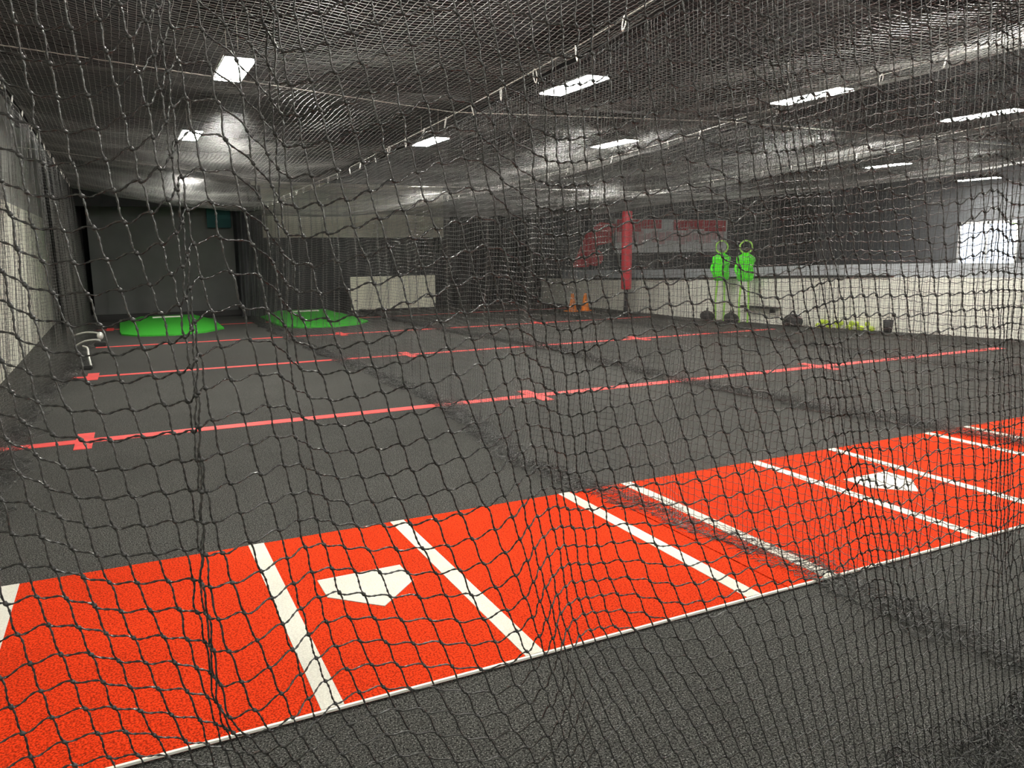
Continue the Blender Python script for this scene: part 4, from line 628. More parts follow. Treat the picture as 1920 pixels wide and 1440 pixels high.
  (1444,2690,5688,25,3,-85,25,4,-87,25,2,-86,24,2,-88,24,0,-88,23,0,-88,23,0,-89,21,-2,-89,21,-2,-89,20,-2,-90,18,-3,-91,17,-2,-92,15,-3,-93,11,-3,-95,9,-2,-95,5,-1,-97,2,-1,-97,2,-1,-97,5,1,-97,12,1,-95,20,2,-95,20,2,-93,19,3,-90,19,3,-91,36,3,-88,22,3,-88,29,3,-92,36,3,-89,21,2,-88,26,1,-92,31,1,-97,43,0,-102,20,-2,-97,42,-2,-99,41,-3,-99,37,-3,-99,42,-5,-102,40,-5,-100,34,-5,-97,33,-5,-98,58,-5,-97,40,-5,-90,38,-4,-91,66,-3,-98,50,-3,-93,48,-1,-103,46,0,-105,42,1,-104,42,2,-101,42,3,-101,43,5,-101,44,5,-102,46,6,-104,47,7,-106,48,7,-107,48,7,-109,49,6,-110,48,7,-110,47,5,-110),
  (1533,2717,5706,25,3,-87,25,2,-88,25,2,-88,24,1,-89,24,0,-89,24,-2,-90,22,-1,-90,22,-3,-90,21,-3,-90,20,-3,-90,18,-3,-91,16,-4,-90,14,-3,-91,12,-3,-91,9,-2,-92,7,-2,-92,4,-1,-93,3,0,-93,7,1,-95,16,1,-97,19,2,-93,25,3,-96,27,3,-89,27,4,-92,34,4,-93,25,3,-94,26,4,-90,36,2,-93,24,3,-94,28,1,-95,39,1,-105,31,0,-98,37,-1,-102,33,-2,-101,43,-3,-101,45,-3,-103,42,-5,-100,38,-4,-101,36,-5,-98,38,-5,-94,54,-5,-102,30,-5,-85,49,-3,-96,55,-4,-104,49,-2,-102,45,-1,-102,42,0,-104,41,1,-104,41,3,-102,40,3,-101,41,4,-102,43,6,-101,43,5,-104,44,6,-105,45,7,-107,46,6,-107,45,6,-108,45,5,-109,45,5,-108),
  (1632,2758,5735,26,3,-88,25,2,-89,25,1,-90,24,0,-91,24,-2,-91,23,-1,-92,23,-3,-92,22,-4,-91,21,-4,-92,19,-4,-91,18,-5,-90,17,-4,-89,14,-4,-89,13,-4,-88,10,-2,-88,10,-3,-89,8,-1,-89,7,0,-88,7,0,-89,16,1,-95,27,2,-96,28,3,-100,27,4,-94,32,3,-102,37,4,-99,27,4,-89,29,4,-94,24,3,-98,36,2,-104,32,2,-96,34,1,-101,40,1,-106,26,-1,-95,42,-1,-102,40,-3,-109,47,-3,-107,44,-3,-105,35,-4,-100,44,-5,-98,41,-4,-101,48,-4,-103,37,-3,-94,44,-4,-99,47,-2,-104,46,-2,-106,43,0,-104,41,0,-103,41,2,-103,40,2,-102,39,3,-101,40,4,-102,41,5,-102,41,5,-104,41,5,-105,42,5,-106,43,5,-107,42,5,-107,42,4,-107,41,3,-106),
  (1739,2802,5768,25,3,-89,25,2,-91,25,1,-92,24,0,-93,23,-2,-93,23,-2,-93,23,-4,-94,22,-4,-93,21,-5,-93,20,-5,-91,18,-5,-91,17,-6,-89,15,-5,-87,14,-4,-85,13,-4,-85,13,-3,-85,14,-2,-86,14,-1,-88,15,0,-87,18,1,-94,25,2,-99,38,2,-101,29,3,-96,20,3,-104,42,4,-106,24,3,-98,25,4,-93,28,3,-103,40,3,-109,34,2,-103,25,1,-97,33,1,-105,51,0,-103,32,-1,-106,36,-2,-106,47,-2,-108,49,-3,-107,43,-2,-107,55,-4,-110,38,-3,-98,39,-2,-100,40,-3,-102,41,-2,-104,42,-1,-107,43,0,-107,42,0,-105,41,1,-103,41,2,-101,39,3,-101,39,3,-102,39,4,-103,39,4,-103,39,4,-105,40,4,-106,39,4,-105,40,4,-107,39,2,-106,38,3,-105,37,1,-104),
  (1836,2826,5783,25,3,-91,24,2,-92,23,1,-93,23,-1,-93,23,-2,-95,22,-3,-94,23,-4,-95,22,-5,-94,21,-5,-93,20,-6,-92,19,-6,-90,18,-5,-88,17,-5,-85,16,-5,-83,16,-4,-80,17,-3,-80,18,-2,-83,24,-1,-91,30,0,-105,23,1,-104,21,1,-103,29,2,-98,32,3,-104,25,3,-108,31,4,-102,26,3,-92,31,3,-100,19,3,-103,45,2,-113,38,2,-101,26,1,-100,33,1,-104,45,0,-102,43,-1,-112,50,-1,-113,44,-2,-108,36,-2,-94,41,-3,-100,46,-2,-105,41,-2,-101,40,-2,-103,39,-2,-106,39,-1,-109,39,0,-110,39,0,-108,40,1,-104,42,2,-101,40,2,-99,39,4,-100,39,3,-102,38,4,-104,38,4,-105,38,4,-105,38,3,-106,37,3,-106,37,3,-106,36,2,-105,36,1,-104,34,0,-103),
  (1913,2815,5767,23,2,-91,21,1,-93,21,-1,-93,21,-2,-95,20,-3,-94,21,-3,-95,21,-5,-94,22,-5,-93,22,-5,-92,21,-5,-90,21,-6,-89,19,-4,-86,19,-5,-83,20,-3,-80,19,-3,-76,20,-2,-75,22,-1,-78,25,0,-85,29,1,-99,31,2,-114,27,2,-118,27,3,-119,26,4,-119,23,3,-108,36,4,-93,37,3,-106,28,3,-101,26,3,-96,34,2,-103,41,1,-104,47,0,-107,38,0,-98,42,-1,-108,37,-2,-88,41,-2,-101,39,-2,-104,34,-3,-96,35,-3,-96,36,-3,-98,41,-3,-102,40,-2,-103,39,-2,-107,36,-1,-110,35,0,-112,35,0,-109,40,2,-100,39,2,-96,39,3,-97,38,3,-100,38,4,-102,37,4,-104,38,4,-106,37,4,-106,37,4,-106,37,4,-106,36,2,-105,35,2,-104,33,1,-104,33,0,-102),
  (1980,2788,5737,19,0,-92,19,-1,-93,18,-2,-93,18,-3,-94,17,-3,-94,19,-5,-94,19,-4,-93,21,-5,-92,21,-5,-91,23,-5,-88,23,-5,-86,22,-3,-84,21,-3,-82,23,-3,-77,22,-1,-74,23,0,-74,24,1,-72,25,2,-76,25,2,-86,37,3,-123,34,4,-132,29,4,-131,26,4,-128,31,5,-110,57,3,-23,27,4,-173,35,3,-113,20,2,-98,37,1,-98,44,1,-109,44,-1,-63,43,-1,-64,32,-2,-112,31,-3,-107,33,-4,-104,34,-3,-102,33,-5,-99,32,-4,-96,29,-3,-94,40,-4,-100,37,-3,-100,35,-2,-102,35,-2,-108,34,0,-112,32,0,-112,38,2,-94,37,2,-93,36,3,-97,37,4,-100,36,4,-104,38,5,-105,37,4,-106,37,5,-106,37,4,-106,36,4,-105,35,3,-105,35,2,-104,33,2,-103,32,0,-102),
  (2052,2767,5712,16,-1,-92,16,-2,-92,15,-3,-93,15,-3,-94,15,-5,-93,16,-4,-93,17,-5,-93,19,-5,-91,21,-5,-90,23,-4,-87,25,-3,-84,27,-3,-82,28,-2,-80,20,-1,-77,22,0,-76,25,1,-74,26,2,-74,29,3,-75,33,4,-86,31,4,-119,33,5,-129,33,4,-126,35,5,-114,45,4,-87,54,4,-67,27,4,-141,27,2,-132,26,2,-111,34,0,-98,40,0,-84,41,-2,-60,41,-2,-60,29,-3,-103,28,-4,-113,30,-4,-110,30,-5,-104,33,-5,-102,35,-5,-100,38,-4,-98,27,-4,-93,29,-3,-93,33,-2,-97,34,-2,-101,38,0,-105,42,1,-107,27,1,-98,32,3,-99,34,4,-102,36,4,-104,36,4,-105,37,5,-107,37,6,-106,37,4,-107,37,5,-106,36,4,-105,35,3,-104,34,3,-104,32,1,-102,31,0,-102),
  (2127,2750,5691,13,-1,-91,14,-3,-92,12,-3,-92,13,-4,-93,12,-4,-93,14,-5,-92,15,-4,-92,17,-4,-91,20,-4,-89,23,-4,-86,25,-2,-84,27,-2,-80,24,-1,-77,25,0,-80,25,1,-78,27,2,-79,31,3,-80,32,4,-83,31,4,-92,35,4,-107,33,5,-113,35,5,-111,40,4,-100,45,4,-92,42,3,-96,35,3,-118,28,1,-124,28,1,-114,33,0,-97,35,-2,-79,35,-2,-65,30,-4,-68,35,-4,-97,30,-4,-109,28,-5,-107,29,-5,-105,32,-5,-102,35,-5,-101,32,-5,-101,31,-3,-89,29,-3,-90,31,-2,-92,34,0,-94,36,0,-96,35,2,-98,37,2,-107,34,4,-109,35,4,-110,35,5,-109,37,5,-109,38,6,-108,37,5,-107,38,5,-106,36,5,-106,36,4,-105,34,3,-104,33,2,-103,31,1,-102,30,0,-101),
  (2193,2722,5661,12,-1,-90,11,-2,-90,11,-3,-91,10,-4,-91,11,-3,-91,11,-4,-90,13,-3,-90,15,-4,-90,17,-2,-88,22,-2,-87,25,-2,-84,28,0,-79,26,0,-77,23,2,-80,24,2,-80,29,3,-82,35,3,-87,39,4,-93,38,4,-99,30,5,-92,28,4,-94,34,4,-96,40,4,-95,44,2,-98,42,2,-105,32,1,-109,27,1,-113,29,-1,-108,31,-2,-97,33,-3,-84,33,-4,-77,32,-5,-78,28,-5,-92,26,-6,-98,26,-5,-101,28,-6,-99,31,-5,-98,35,-5,-97,34,-3,-98,29,-3,-92,29,-2,-91,32,-1,-92,35,1,-89,38,1,-88,38,3,-93,38,4,-113,37,5,-117,37,5,-116,37,7,-114,39,6,-110,38,6,-110,39,6,-107,38,6,-107,37,5,-106,35,4,-105,34,3,-104,32,2,-102,30,1,-101,28,-1,-100),
  (2244,2678,5617,10,-2,-88,10,-1,-88,10,-2,-89,10,-2,-88,9,-2,-87,10,-3,-88,11,-1,-87,12,-2,-87,15,0,-87,19,-1,-86,23,1,-85,27,1,-82,28,2,-79,21,3,-76,23,3,-77,29,4,-81,37,4,-90,44,4,-98,43,4,-101,26,4,-82,26,4,-82,31,3,-87,38,2,-93,41,1,-100,40,0,-104,29,-1,-106,27,-2,-105,28,-3,-102,29,-5,-96,31,-5,-92,33,-5,-89,32,-7,-88,22,-6,-86,21,-7,-89,24,-7,-91,26,-6,-91,29,-5,-91,32,-4,-90,34,-4,-91,30,-2,-97,32,0,-97,35,0,-94,38,3,-90,40,3,-87,42,5,-92,40,6,-112,40,6,-119,41,8,-117,41,8,-115,41,8,-111,41,7,-110,41,8,-108,39,6,-107,37,6,-106,36,5,-105,33,3,-103,31,2,-102,29,0,-100,27,-1,-98),
  (2289,2630,5570,10,-1,-85,10,-1,-86,9,-1,-86,9,-1,-85,9,0,-84,9,0,-84,9,0,-84,10,0,-84,12,2,-84,15,2,-85,18,2,-86,23,3,-85,26,4,-82,21,4,-71,24,5,-71,30,4,-77,37,5,-87,41,4,-95,42,4,-96,29,3,-81,28,3,-80,32,1,-87,34,1,-94,35,-1,-100,35,-2,-101,30,-3,-103,28,-4,-100,28,-6,-98,27,-6,-96,28,-8,-96,29,-7,-96,28,-9,-95,20,-8,-83,21,-7,-82,22,-8,-86,25,-6,-86,27,-6,-85,28,-4,-84,30,-2,-86,34,-2,-100,37,1,-102,39,2,-98,42,4,-93,43,5,-93,44,7,-95,44,8,-108,44,9,-112,45,9,-113,45,10,-112,44,9,-111,44,10,-110,42,8,-108,41,8,-107,38,6,-106,36,5,-104,33,4,-103,30,1,-101,28,0,-99,25,-1,-97),
  (2355,2607,5546,9,-1,-84,9,0,-85,9,-1,-84,9,0,-83,8,0,-83,8,1,-83,8,1,-81,7,2,-81,9,3,-82,8,3,-83,11,4,-85,14,4,-86,21,5,-84,23,5,-68,30,5,-67,32,5,-73,33,5,-79,34,5,-86,36,4,-88,35,3,-86,37,1,-89,35,1,-93,31,0,-98,30,-2,-101,30,-3,-101,32,-5,-100,32,-6,-97,30,-7,-95,26,-7,-96,23,-9,-96,22,-9,-98,23,-9,-96,23,-9,-85,24,-8,-84,26,-8,-85,25,-6,-87,25,-5,-85,25,-4,-84,28,-2,-86,37,0,-101,41,1,-102,43,3,-99,43,5,-99,45,7,-99,47,8,-102,46,9,-100,47,9,-104,49,11,-107,47,10,-108,47,10,-109,46,10,-108,43,9,-108,40,8,-107,38,6,-105,35,5,-104,33,3,-103,29,1,-100,26,0,-99,24,-2,-96),
  (2458,2626,5559,8,-1,-86,8,-2,-85,8,-1,-85,8,-1,-85,7,0,-83,7,0,-83,5,1,-81,5,1,-81,4,3,-80,4,3,-80,2,4,-82,3,4,-83,8,5,-82,33,6,-69,37,5,-69,34,5,-72,30,6,-73,25,4,-76,24,4,-81,49,3,-94,46,2,-99,39,1,-101,32,0,-104,24,-2,-104,24,-3,-104,39,-5,-98,38,-5,-95,33,-7,-96,25,-8,-95,20,-8,-95,15,-8,-95,17,-9,-94,30,-8,-92,33,-8,-92,31,-7,-92,28,-6,-92,25,-5,-92,23,-3,-91,28,-2,-93,39,0,-97,43,2,-98,44,4,-99,43,5,-102,44,6,-104,47,8,-106,48,8,-97,49,10,-97,50,9,-101,49,10,-104,47,9,-106,45,9,-107,42,8,-107,39,6,-106,37,5,-105,33,4,-104,30,2,-102,28,1,-100,25,-1,-98,22,-3,-97),
  (2587,2673,5595,8,-3,-88,7,-3,-88,7,-3,-87,7,-2,-86,6,-2,-86,5,-1,-85,3,-1,-82,2,1,-82,1,1,-79,-1,2,-77,-1,3,-76,0,4,-76,8,5,-76,29,5,-77,36,5,-76,35,5,-75,30,6,-72,26,5,-72,28,4,-77,46,3,-99,47,3,-106,41,2,-107,33,0,-107,27,-1,-107,27,-2,-105,39,-4,-99,39,-4,-98,33,-6,-97,27,-6,-97,20,-7,-94,14,-7,-92,16,-8,-92,35,-7,-100,37,-7,-101,34,-6,-99,31,-5,-100,28,-3,-101,26,-3,-103,28,-1,-102,40,0,-92,42,2,-93,42,3,-97,42,4,-102,40,6,-106,41,6,-106,51,8,-97,52,7,-96,50,8,-98,48,8,-101,45,7,-104,43,7,-104,39,6,-106,36,4,-105,34,4,-105,31,2,-103,28,1,-102,26,-1,-100,23,-2,-99,22,-4,-96),
  (2720,2720,5632,7,-4,-90,7,-5,-90,7,-4,-89,6,-4,-89,5,-3,-88,4,-3,-86,3,-1,-85,1,-1,-82,-1,0,-79,-2,2,-75,-1,2,-71,3,3,-68,11,4,-70,24,5,-83,32,5,-85,35,6,-81,33,5,-76,32,5,-74,35,5,-79,40,4,-100,42,3,-106,39,3,-108,34,1,-106,32,0,-105,33,-1,-105,35,-3,-102,36,-3,-103,34,-4,-102,28,-5,-100,22,-6,-95,19,-6,-92,22,-6,-92,32,-6,-104,35,-6,-106,35,-5,-105,32,-4,-105,31,-3,-108,32,-2,-111,34,-1,-108,34,0,-91,38,2,-89,39,3,-96,39,3,-101,40,5,-105,41,5,-104,48,6,-100,49,6,-98,48,6,-97,45,5,-100,42,6,-101,39,4,-104,37,4,-104,33,3,-104,31,1,-104,28,1,-103,26,-1,-102,24,-1,-100,22,-3,-99,21,-4,-97),
  (2842,2755,5660,8,-5,-92,7,-6,-92,7,-5,-91,7,-5,-90,5,-4,-89,5,-4,-88,3,-2,-86,2,-2,-83,1,0,-80,1,1,-75,2,2,-69,7,3,-64,13,4,-67,24,5,-88,29,5,-89,34,6,-86,36,6,-81,38,5,-81,39,5,-85,36,5,-96,36,4,-102,36,2,-103,35,2,-102,34,1,-101,34,-1,-101,35,-1,-108,33,-3,-109,32,-3,-107,29,-4,-104,26,-5,-99,25,-5,-97,25,-5,-96,29,-6,-103,31,-4,-104,32,-5,-105,32,-3,-105,33,-3,-109,34,-1,-111,35,-1,-108,33,0,-94,35,1,-92,36,3,-97,38,3,-101,39,3,-104,41,5,-102,44,4,-103,44,5,-100,44,4,-99,41,4,-100,39,4,-101,36,3,-103,33,2,-103,31,1,-104,28,1,-103,27,-1,-102,24,-2,-101,23,-2,-100,21,-3,-100,21,-4,-98),
  (2955,2780,5679,9,-6,-94,8,-7,-92,8,-6,-92,7,-6,-91,8,-5,-90,6,-3,-88,6,-3,-87,6,-2,-84,4,0,-82,6,1,-78,8,2,-73,12,4,-69,17,4,-70,23,5,-86,29,5,-87,33,6,-86,37,6,-85,40,6,-87,41,5,-91,34,5,-92,33,4,-97,33,4,-99,34,2,-99,34,1,-97,34,0,-98,33,-1,-112,33,-3,-113,31,-2,-109,29,-4,-107,28,-4,-104,29,-5,-103,28,-4,-102,25,-5,-99,27,-4,-99,28,-4,-100,30,-3,-103,32,-2,-103,32,-2,-105,34,0,-103,33,0,-100,34,1,-100,36,2,-101,38,2,-103,39,3,-104,38,4,-103,40,3,-103,38,4,-102,38,3,-100,37,3,-102,35,2,-102,33,2,-102,30,1,-104,28,0,-103,27,-1,-102,24,-1,-102,23,-3,-101,22,-2,-100,22,-4,-99,20,-3,-99),
  (3060,2797,5690,9,-8,-93,10,-7,-94,9,-7,-92,10,-6,-91,10,-5,-90,10,-4,-88,10,-2,-87,10,-2,-86,11,0,-84,12,1,-83,14,3,-81,18,4,-80,22,4,-79,24,5,-79,29,6,-80,32,6,-82,36,7,-85,38,6,-90,39,5,-93,33,5,-92,33,4,-95,33,4,-98,33,2,-99,33,1,-98,32,0,-99,32,-1,-110,31,-2,-111,30,-2,-108,28,-4,-106,28,-3,-106,29,-5,-108,29,-4,-107,23,-4,-95,24,-3,-95,26,-4,-96,27,-3,-98,29,-2,-97,29,-1,-96,32,0,-97,33,0,-106,35,1,-108,36,2,-106,37,2,-106,38,2,-105,37,3,-105,34,2,-102,33,3,-103,32,2,-102,32,2,-104,31,1,-103,29,1,-104,27,0,-103,26,-1,-102,24,-1,-102,24,-3,-101,22,-2,-101,22,-3,-99,21,-3,-100,21,-4,-99),
  (3152,2801,5693,11,-8,-94,12,-7,-93,12,-6,-92,12,-6,-91,14,-5,-89,14,-3,-88,16,-3,-87,17,-1,-86,17,1,-87,19,1,-87,21,3,-90,22,4,-91,24,5,-88,29,5,-73,31,6,-71,31,7,-76,32,6,-83,32,5,-89,32,6,-93,36,5,-93,35,3,-97,34,3,-100,32,2,-103,30,1,-104,28,0,-105,31,-1,-104,29,-2,-102,28,-3,-102,26,-3,-102,26,-4,-105,25,-4,-107,25,-4,-107,24,-3,-96,24,-3,-94,25,-3,-95,26,-2,-96,26,-2,-93,26,-1,-91,29,0,-93,34,1,-109,36,1,-111,36,2,-108,35,2,-106,35,2,-105,35,2,-106,29,3,-103,29,2,-104,28,1,-105,28,1,-106,26,1,-105,26,0,-104,24,-1,-103,24,-2,-102,22,-2,-101,22,-2,-100,22,-4,-100,21,-3,-99,21,-3,-99,22,-4,-99),
  (3229,2792,5684,13,-7,-93,15,-7,-92,15,-6,-91,16,-5,-90,18,-4,-88,19,-3,-87,22,-1,-86,24,0,-87,26,1,-87,26,2,-90,27,4,-93,29,4,-96,29,5,-92,31,6,-70,31,5,-67,30,6,-74,28,6,-81,26,5,-88,28,5,-91,34,3,-95,35,3,-98,32,2,-103,30,1,-109,28,0,-113,26,-1,-110,26,-1,-97,26,-3,-92,24,-3,-95,22,-4,-97,22,-3,-99,20,-4,-102,21,-4,-102,25,-3,-100,25,-3,-98,25,-2,-98,25,-1,-95,25,-1,-94,25,0,-92,26,1,-95,35,1,-106,37,2,-108,35,2,-106,32,3,-102,31,2,-102,28,3,-104,29,2,-106,28,2,-108,25,2,-109,24,0,-108,23,0,-106,22,0,-105,22,-2,-102,21,-2,-101,22,-2,-100,21,-4,-99,21,-3,-98,20,-4,-99,21,-4,-98,21,-3,-98),
  (3295,2773,5668,17,-6,-92,17,-5,-90,19,-5,-90,20,-4,-88,22,-2,-87,26,-2,-86,28,0,-85,31,1,-85,33,2,-87,35,3,-88,35,4,-91,34,5,-92,33,5,-89,32,6,-73,32,5,-71,28,5,-76,25,5,-82,23,5,-87,23,3,-92,30,3,-94,31,1,-98,30,1,-104,27,0,-112,25,-2,-117,24,-2,-114,20,-3,-92,20,-3,-87,19,-4,-90,20,-4,-94,18,-4,-95,17,-4,-95,18,-3,-97,24,-3,-103,24,-2,-104,24,-1,-100,25,-1,-98,25,0,-98,27,1,-97,28,2,-100,33,2,-101,34,3,-102,32,3,-100,31,3,-98,28,4,-97,26,3,-99,28,2,-110,25,3,-113,22,1,-113,21,1,-109,20,0,-106,19,-1,-104,20,-2,-101,21,-2,-100,20,-3,-99,20,-4,-98,20,-4,-97,20,-4,-97,20,-4,-97,21,-4,-97),
  (3364,2757,5653,19,-5,-90,21,-5,-89,22,-3,-88,24,-2,-87,27,-1,-85,30,0,-85,33,1,-84,38,2,-84,41,3,-84,43,4,-85,43,5,-84,40,5,-83,36,6,-81,35,5,-79,30,5,-79,26,5,-81,23,4,-85,22,3,-90,20,3,-93,25,1,-92,25,0,-97,24,0,-102,24,-2,-110,23,-2,-114,19,-4,-113,16,-4,-94,14,-4,-90,14,-5,-92,16,-4,-94,17,-5,-94,19,-3,-93,17,-4,-94,20,-2,-105,20,-2,-104,20,-1,-103,24,0,-101,28,1,-101,31,2,-103,31,2,-104,29,4,-98,28,3,-97,30,4,-97,30,4,-96,29,4,-93,26,4,-96,25,3,-113,21,3,-115,18,1,-113,18,1,-108,18,0,-105,19,-1,-102,19,-2,-101,20,-2,-99,20,-4,-98,20,-3,-98,20,-5,-96,20,-4,-97,20,-4,-96,20,-4,-97),
  (3445,2750,5648,23,-4,-89,23,-3,-88,25,-2,-87,28,-1,-86,31,0,-85,34,2,-84,38,2,-83,43,4,-83,48,5,-81,51,5,-80,51,5,-76,49,6,-74,42,6,-74,32,6,-84,25,5,-86,22,4,-86,24,4,-89,24,3,-91,23,1,-95,16,1,-92,15,-1,-95,18,-2,-100,21,-2,-104,22,-4,-107,19,-5,-106,9,-5,-102,7,-5,-101,8,-5,-99,13,-5,-99,19,-5,-97,22,-4,-96,21,-4,-97,12,-3,-102,12,-1,-102,16,-1,-102,22,1,-102,29,1,-104,35,2,-106,36,3,-106,22,4,-98,23,4,-98,26,5,-98,30,4,-98,33,4,-95,32,4,-98,18,4,-111,15,3,-111,16,2,-109,17,1,-105,17,0,-103,19,-1,-101,20,-2,-100,21,-2,-100,20,-3,-98,21,-4,-98,21,-4,-97,20,-4,-97,21,-4,-97,21,-3,-97),
  (3546,2758,5655,25,-4,-89,26,-2,-88,28,-1,-86,31,1,-86,34,2,-84,38,3,-83,42,4,-83,46,5,-81,52,6,-79,57,7,-76,60,7,-73,58,7,-70,49,6,-71,27,7,-86,18,5,-88,19,5,-87,24,4,-88,28,2,-91,25,1,-94,9,0,-95,7,-1,-97,12,-3,-101,18,-3,-100,22,-5,-99,18,-6,-99,4,-5,-112,1,-7,-112,4,-6,-109,11,-6,-105,18,-5,-103,24,-5,-102,22,-4,-102,7,-3,-98,5,-3,-98,12,0,-101,19,0,-102,28,1,-104,34,2,-105,34,3,-105,21,4,-103,21,4,-103,24,5,-103,29,4,-104,33,5,-105,33,4,-103,18,4,-105,15,3,-103,16,2,-101,18,1,-101,20,1,-101,21,0,-101,22,-1,-101,22,-2,-100,23,-3,-100,23,-2,-99,22,-3,-99,23,-4,-99,22,-3,-99,23,-3,-98),
  (3663,2776,5671,27,-3,-89,28,-1,-88,31,0,-86,34,2,-85,37,3,-85,40,5,-83,45,6,-81,49,7,-80,53,8,-78,59,8,-76,63,8,-73,65,9,-71,58,8,-74,19,7,-83,13,6,-85,17,6,-85,23,4,-84,30,2,-86,29,2,-92,3,-1,-100,2,-2,-105,9,-3,-105,16,-4,-100,21,-6,-96,18,-6,-97,-1,-7,-118,-2,-7,-119,1,-7,-115,8,-7,-110,16,-7,-107,21,-6,-107,19,-5,-106,5,-4,-96,4,-2,-97,9,-2,-100,17,-1,-102,25,1,-104,29,2,-104,26,2,-104,23,4,-107,21,3,-107,24,5,-110,28,4,-113,30,5,-114,27,4,-112,26,4,-97,21,3,-93,19,3,-94,22,2,-98,24,1,-100,25,1,-102,25,0,-102,26,-1,-103,26,-1,-102,26,-2,-102,25,-1,-102,25,-2,-101,25,-2,-102,26,-2,-101),
  (3784,2795,5689,28,-2,-90,30,-1,-88,33,1,-87,36,3,-85,39,5,-84,43,6,-82,45,8,-81,49,8,-80,53,9,-78,55,10,-77,58,10,-76,57,10,-77,47,9,-78,29,8,-80,20,7,-80,18,6,-80,21,4,-80,23,3,-81,19,1,-87,11,-1,-108,8,-2,-112,10,-4,-111,13,-5,-105,15,-6,-101,12,-7,-101,3,-7,-117,0,-8,-118,2,-8,-115,6,-8,-110,11,-7,-107,15,-7,-107,13,-5,-106,7,-5,-99,6,-4,-98,10,-2,-102,16,-1,-104,20,0,-105,24,1,-104,25,2,-103,19,3,-109,20,3,-109,23,4,-113,28,4,-117,30,5,-120,32,4,-117,24,4,-93,24,3,-88,26,3,-92,28,3,-96,29,1,-101,30,2,-103,29,1,-104,29,0,-104,29,0,-105,28,0,-104,28,-1,-105,28,0,-104,28,-1,-104,29,0,-105),
  (3892,2802,5696,28,-2,-89,32,1,-88,34,2,-86,37,4,-85,40,5,-84,42,7,-82,45,9,-82,47,9,-80,48,10,-79,47,10,-79,47,10,-80,42,10,-81,39,9,-83,33,9,-77,27,7,-77,22,5,-78,17,4,-78,14,3,-79,13,1,-86,16,-1,-110,15,-3,-116,13,-4,-115,10,-5,-111,9,-7,-109,7,-7,-109,7,-8,-110,6,-8,-110,5,-8,-108,5,-8,-106,5,-7,-104,7,-6,-102,9,-6,-102,10,-5,-104,13,-3,-104,15,-2,-104,16,-2,-106,16,0,-106,19,1,-106,21,2,-106,19,3,-106,21,3,-107,23,3,-110,24,4,-114,28,4,-118,32,4,-114,26,3,-95,31,3,-92,33,3,-95,34,3,-98,34,1,-102,33,2,-104,32,1,-104,30,0,-106,30,1,-105,30,0,-105,30,0,-106,29,1,-105,30,0,-106,30,1,-106),
  (3976,2792,5690,29,-1,-89,32,1,-88,34,3,-86,37,4,-84,39,6,-84,41,7,-82,42,8,-81,42,9,-81,40,9,-81,37,10,-81,32,10,-82,27,9,-84,28,8,-83,35,7,-78,32,6,-78,24,5,-80,14,3,-81,7,1,-84,6,0,-89,20,-2,-105,21,-3,-111,15,-4,-113,8,-6,-115,2,-6,-116,3,-7,-114,12,-7,-102,14,-8,-100,11,-7,-100,6,-7,-100,0,-6,-98,-1,-5,-97,4,-4,-98,18,-4,-107,24,-2,-108,22,-1,-106,18,-1,-107,13,1,-106,12,2,-108,15,2,-107,23,3,-102,26,3,-102,23,3,-105,21,3,-105,20,4,-107,24,3,-107,34,2,-102,40,2,-102,40,2,-102,39,1,-102,35,1,-103,34,1,-103,31,0,-104,30,0,-104,29,0,-104,29,-1,-105,28,0,-104,29,0,-105,30,1,-105,30,0,-106),
  (4043,2770,5673,29,0,-88,31,1,-87,33,3,-85,35,4,-84,37,6,-83,38,7,-83,38,7,-82,36,8,-81,33,8,-82,27,8,-83,21,8,-83,14,7,-84,16,7,-82,35,5,-81,34,4,-82,24,3,-83,12,1,-88,2,0,-93,2,-1,-96,22,-2,-96,23,-4,-100,15,-5,-106,5,-5,-112,-2,-6,-116,-1,-6,-115,19,-7,-97,21,-6,-93,15,-5,-95,8,-5,-95,0,-5,-96,-4,-3,-95,1,-2,-95,27,-2,-107,32,0,-107,28,0,-105,21,2,-105,13,2,-105,7,2,-106,10,3,-106,29,3,-100,30,4,-99,25,3,-99,17,3,-97,11,2,-95,15,2,-96,41,2,-111,47,0,-113,43,1,-109,39,-1,-105,34,-1,-103,31,-1,-103,29,-1,-101,27,-2,-102,27,-1,-101,26,-2,-102,26,-1,-102,27,0,-103,28,-1,-103,28,1,-104),
  (4107,2747,5655,28,0,-87,30,2,-85,32,3,-85,33,5,-84,35,5,-83,34,6,-83,33,6,-82,30,7,-83,27,7,-83,21,6,-84,16,6,-84,10,5,-83,12,5,-83,29,3,-84,28,2,-84,21,1,-88,12,0,-92,4,-1,-100,4,-3,-102,18,-3,-87,17,-5,-90,13,-5,-98,5,-5,-106,1,-5,-111,1,-6,-108,19,-5,-97,21,-4,-94,16,-4,-94,11,-3,-95,5,-3,-96,3,-1,-97,6,0,-98,29,0,-101,32,2,-102,29,2,-101,23,3,-101,16,4,-101,11,3,-101,11,4,-102,29,4,-100,30,3,-100,23,3,-97,16,2,-93,11,2,-89,14,1,-92,39,0,-114,43,-1,-117,39,-1,-111,35,-2,-107,31,-3,-103,28,-2,-101,26,-3,-100,24,-3,-99,23,-3,-99,23,-3,-99,24,-2,-100,24,-2,-100,26,0,-101,27,0,-102),
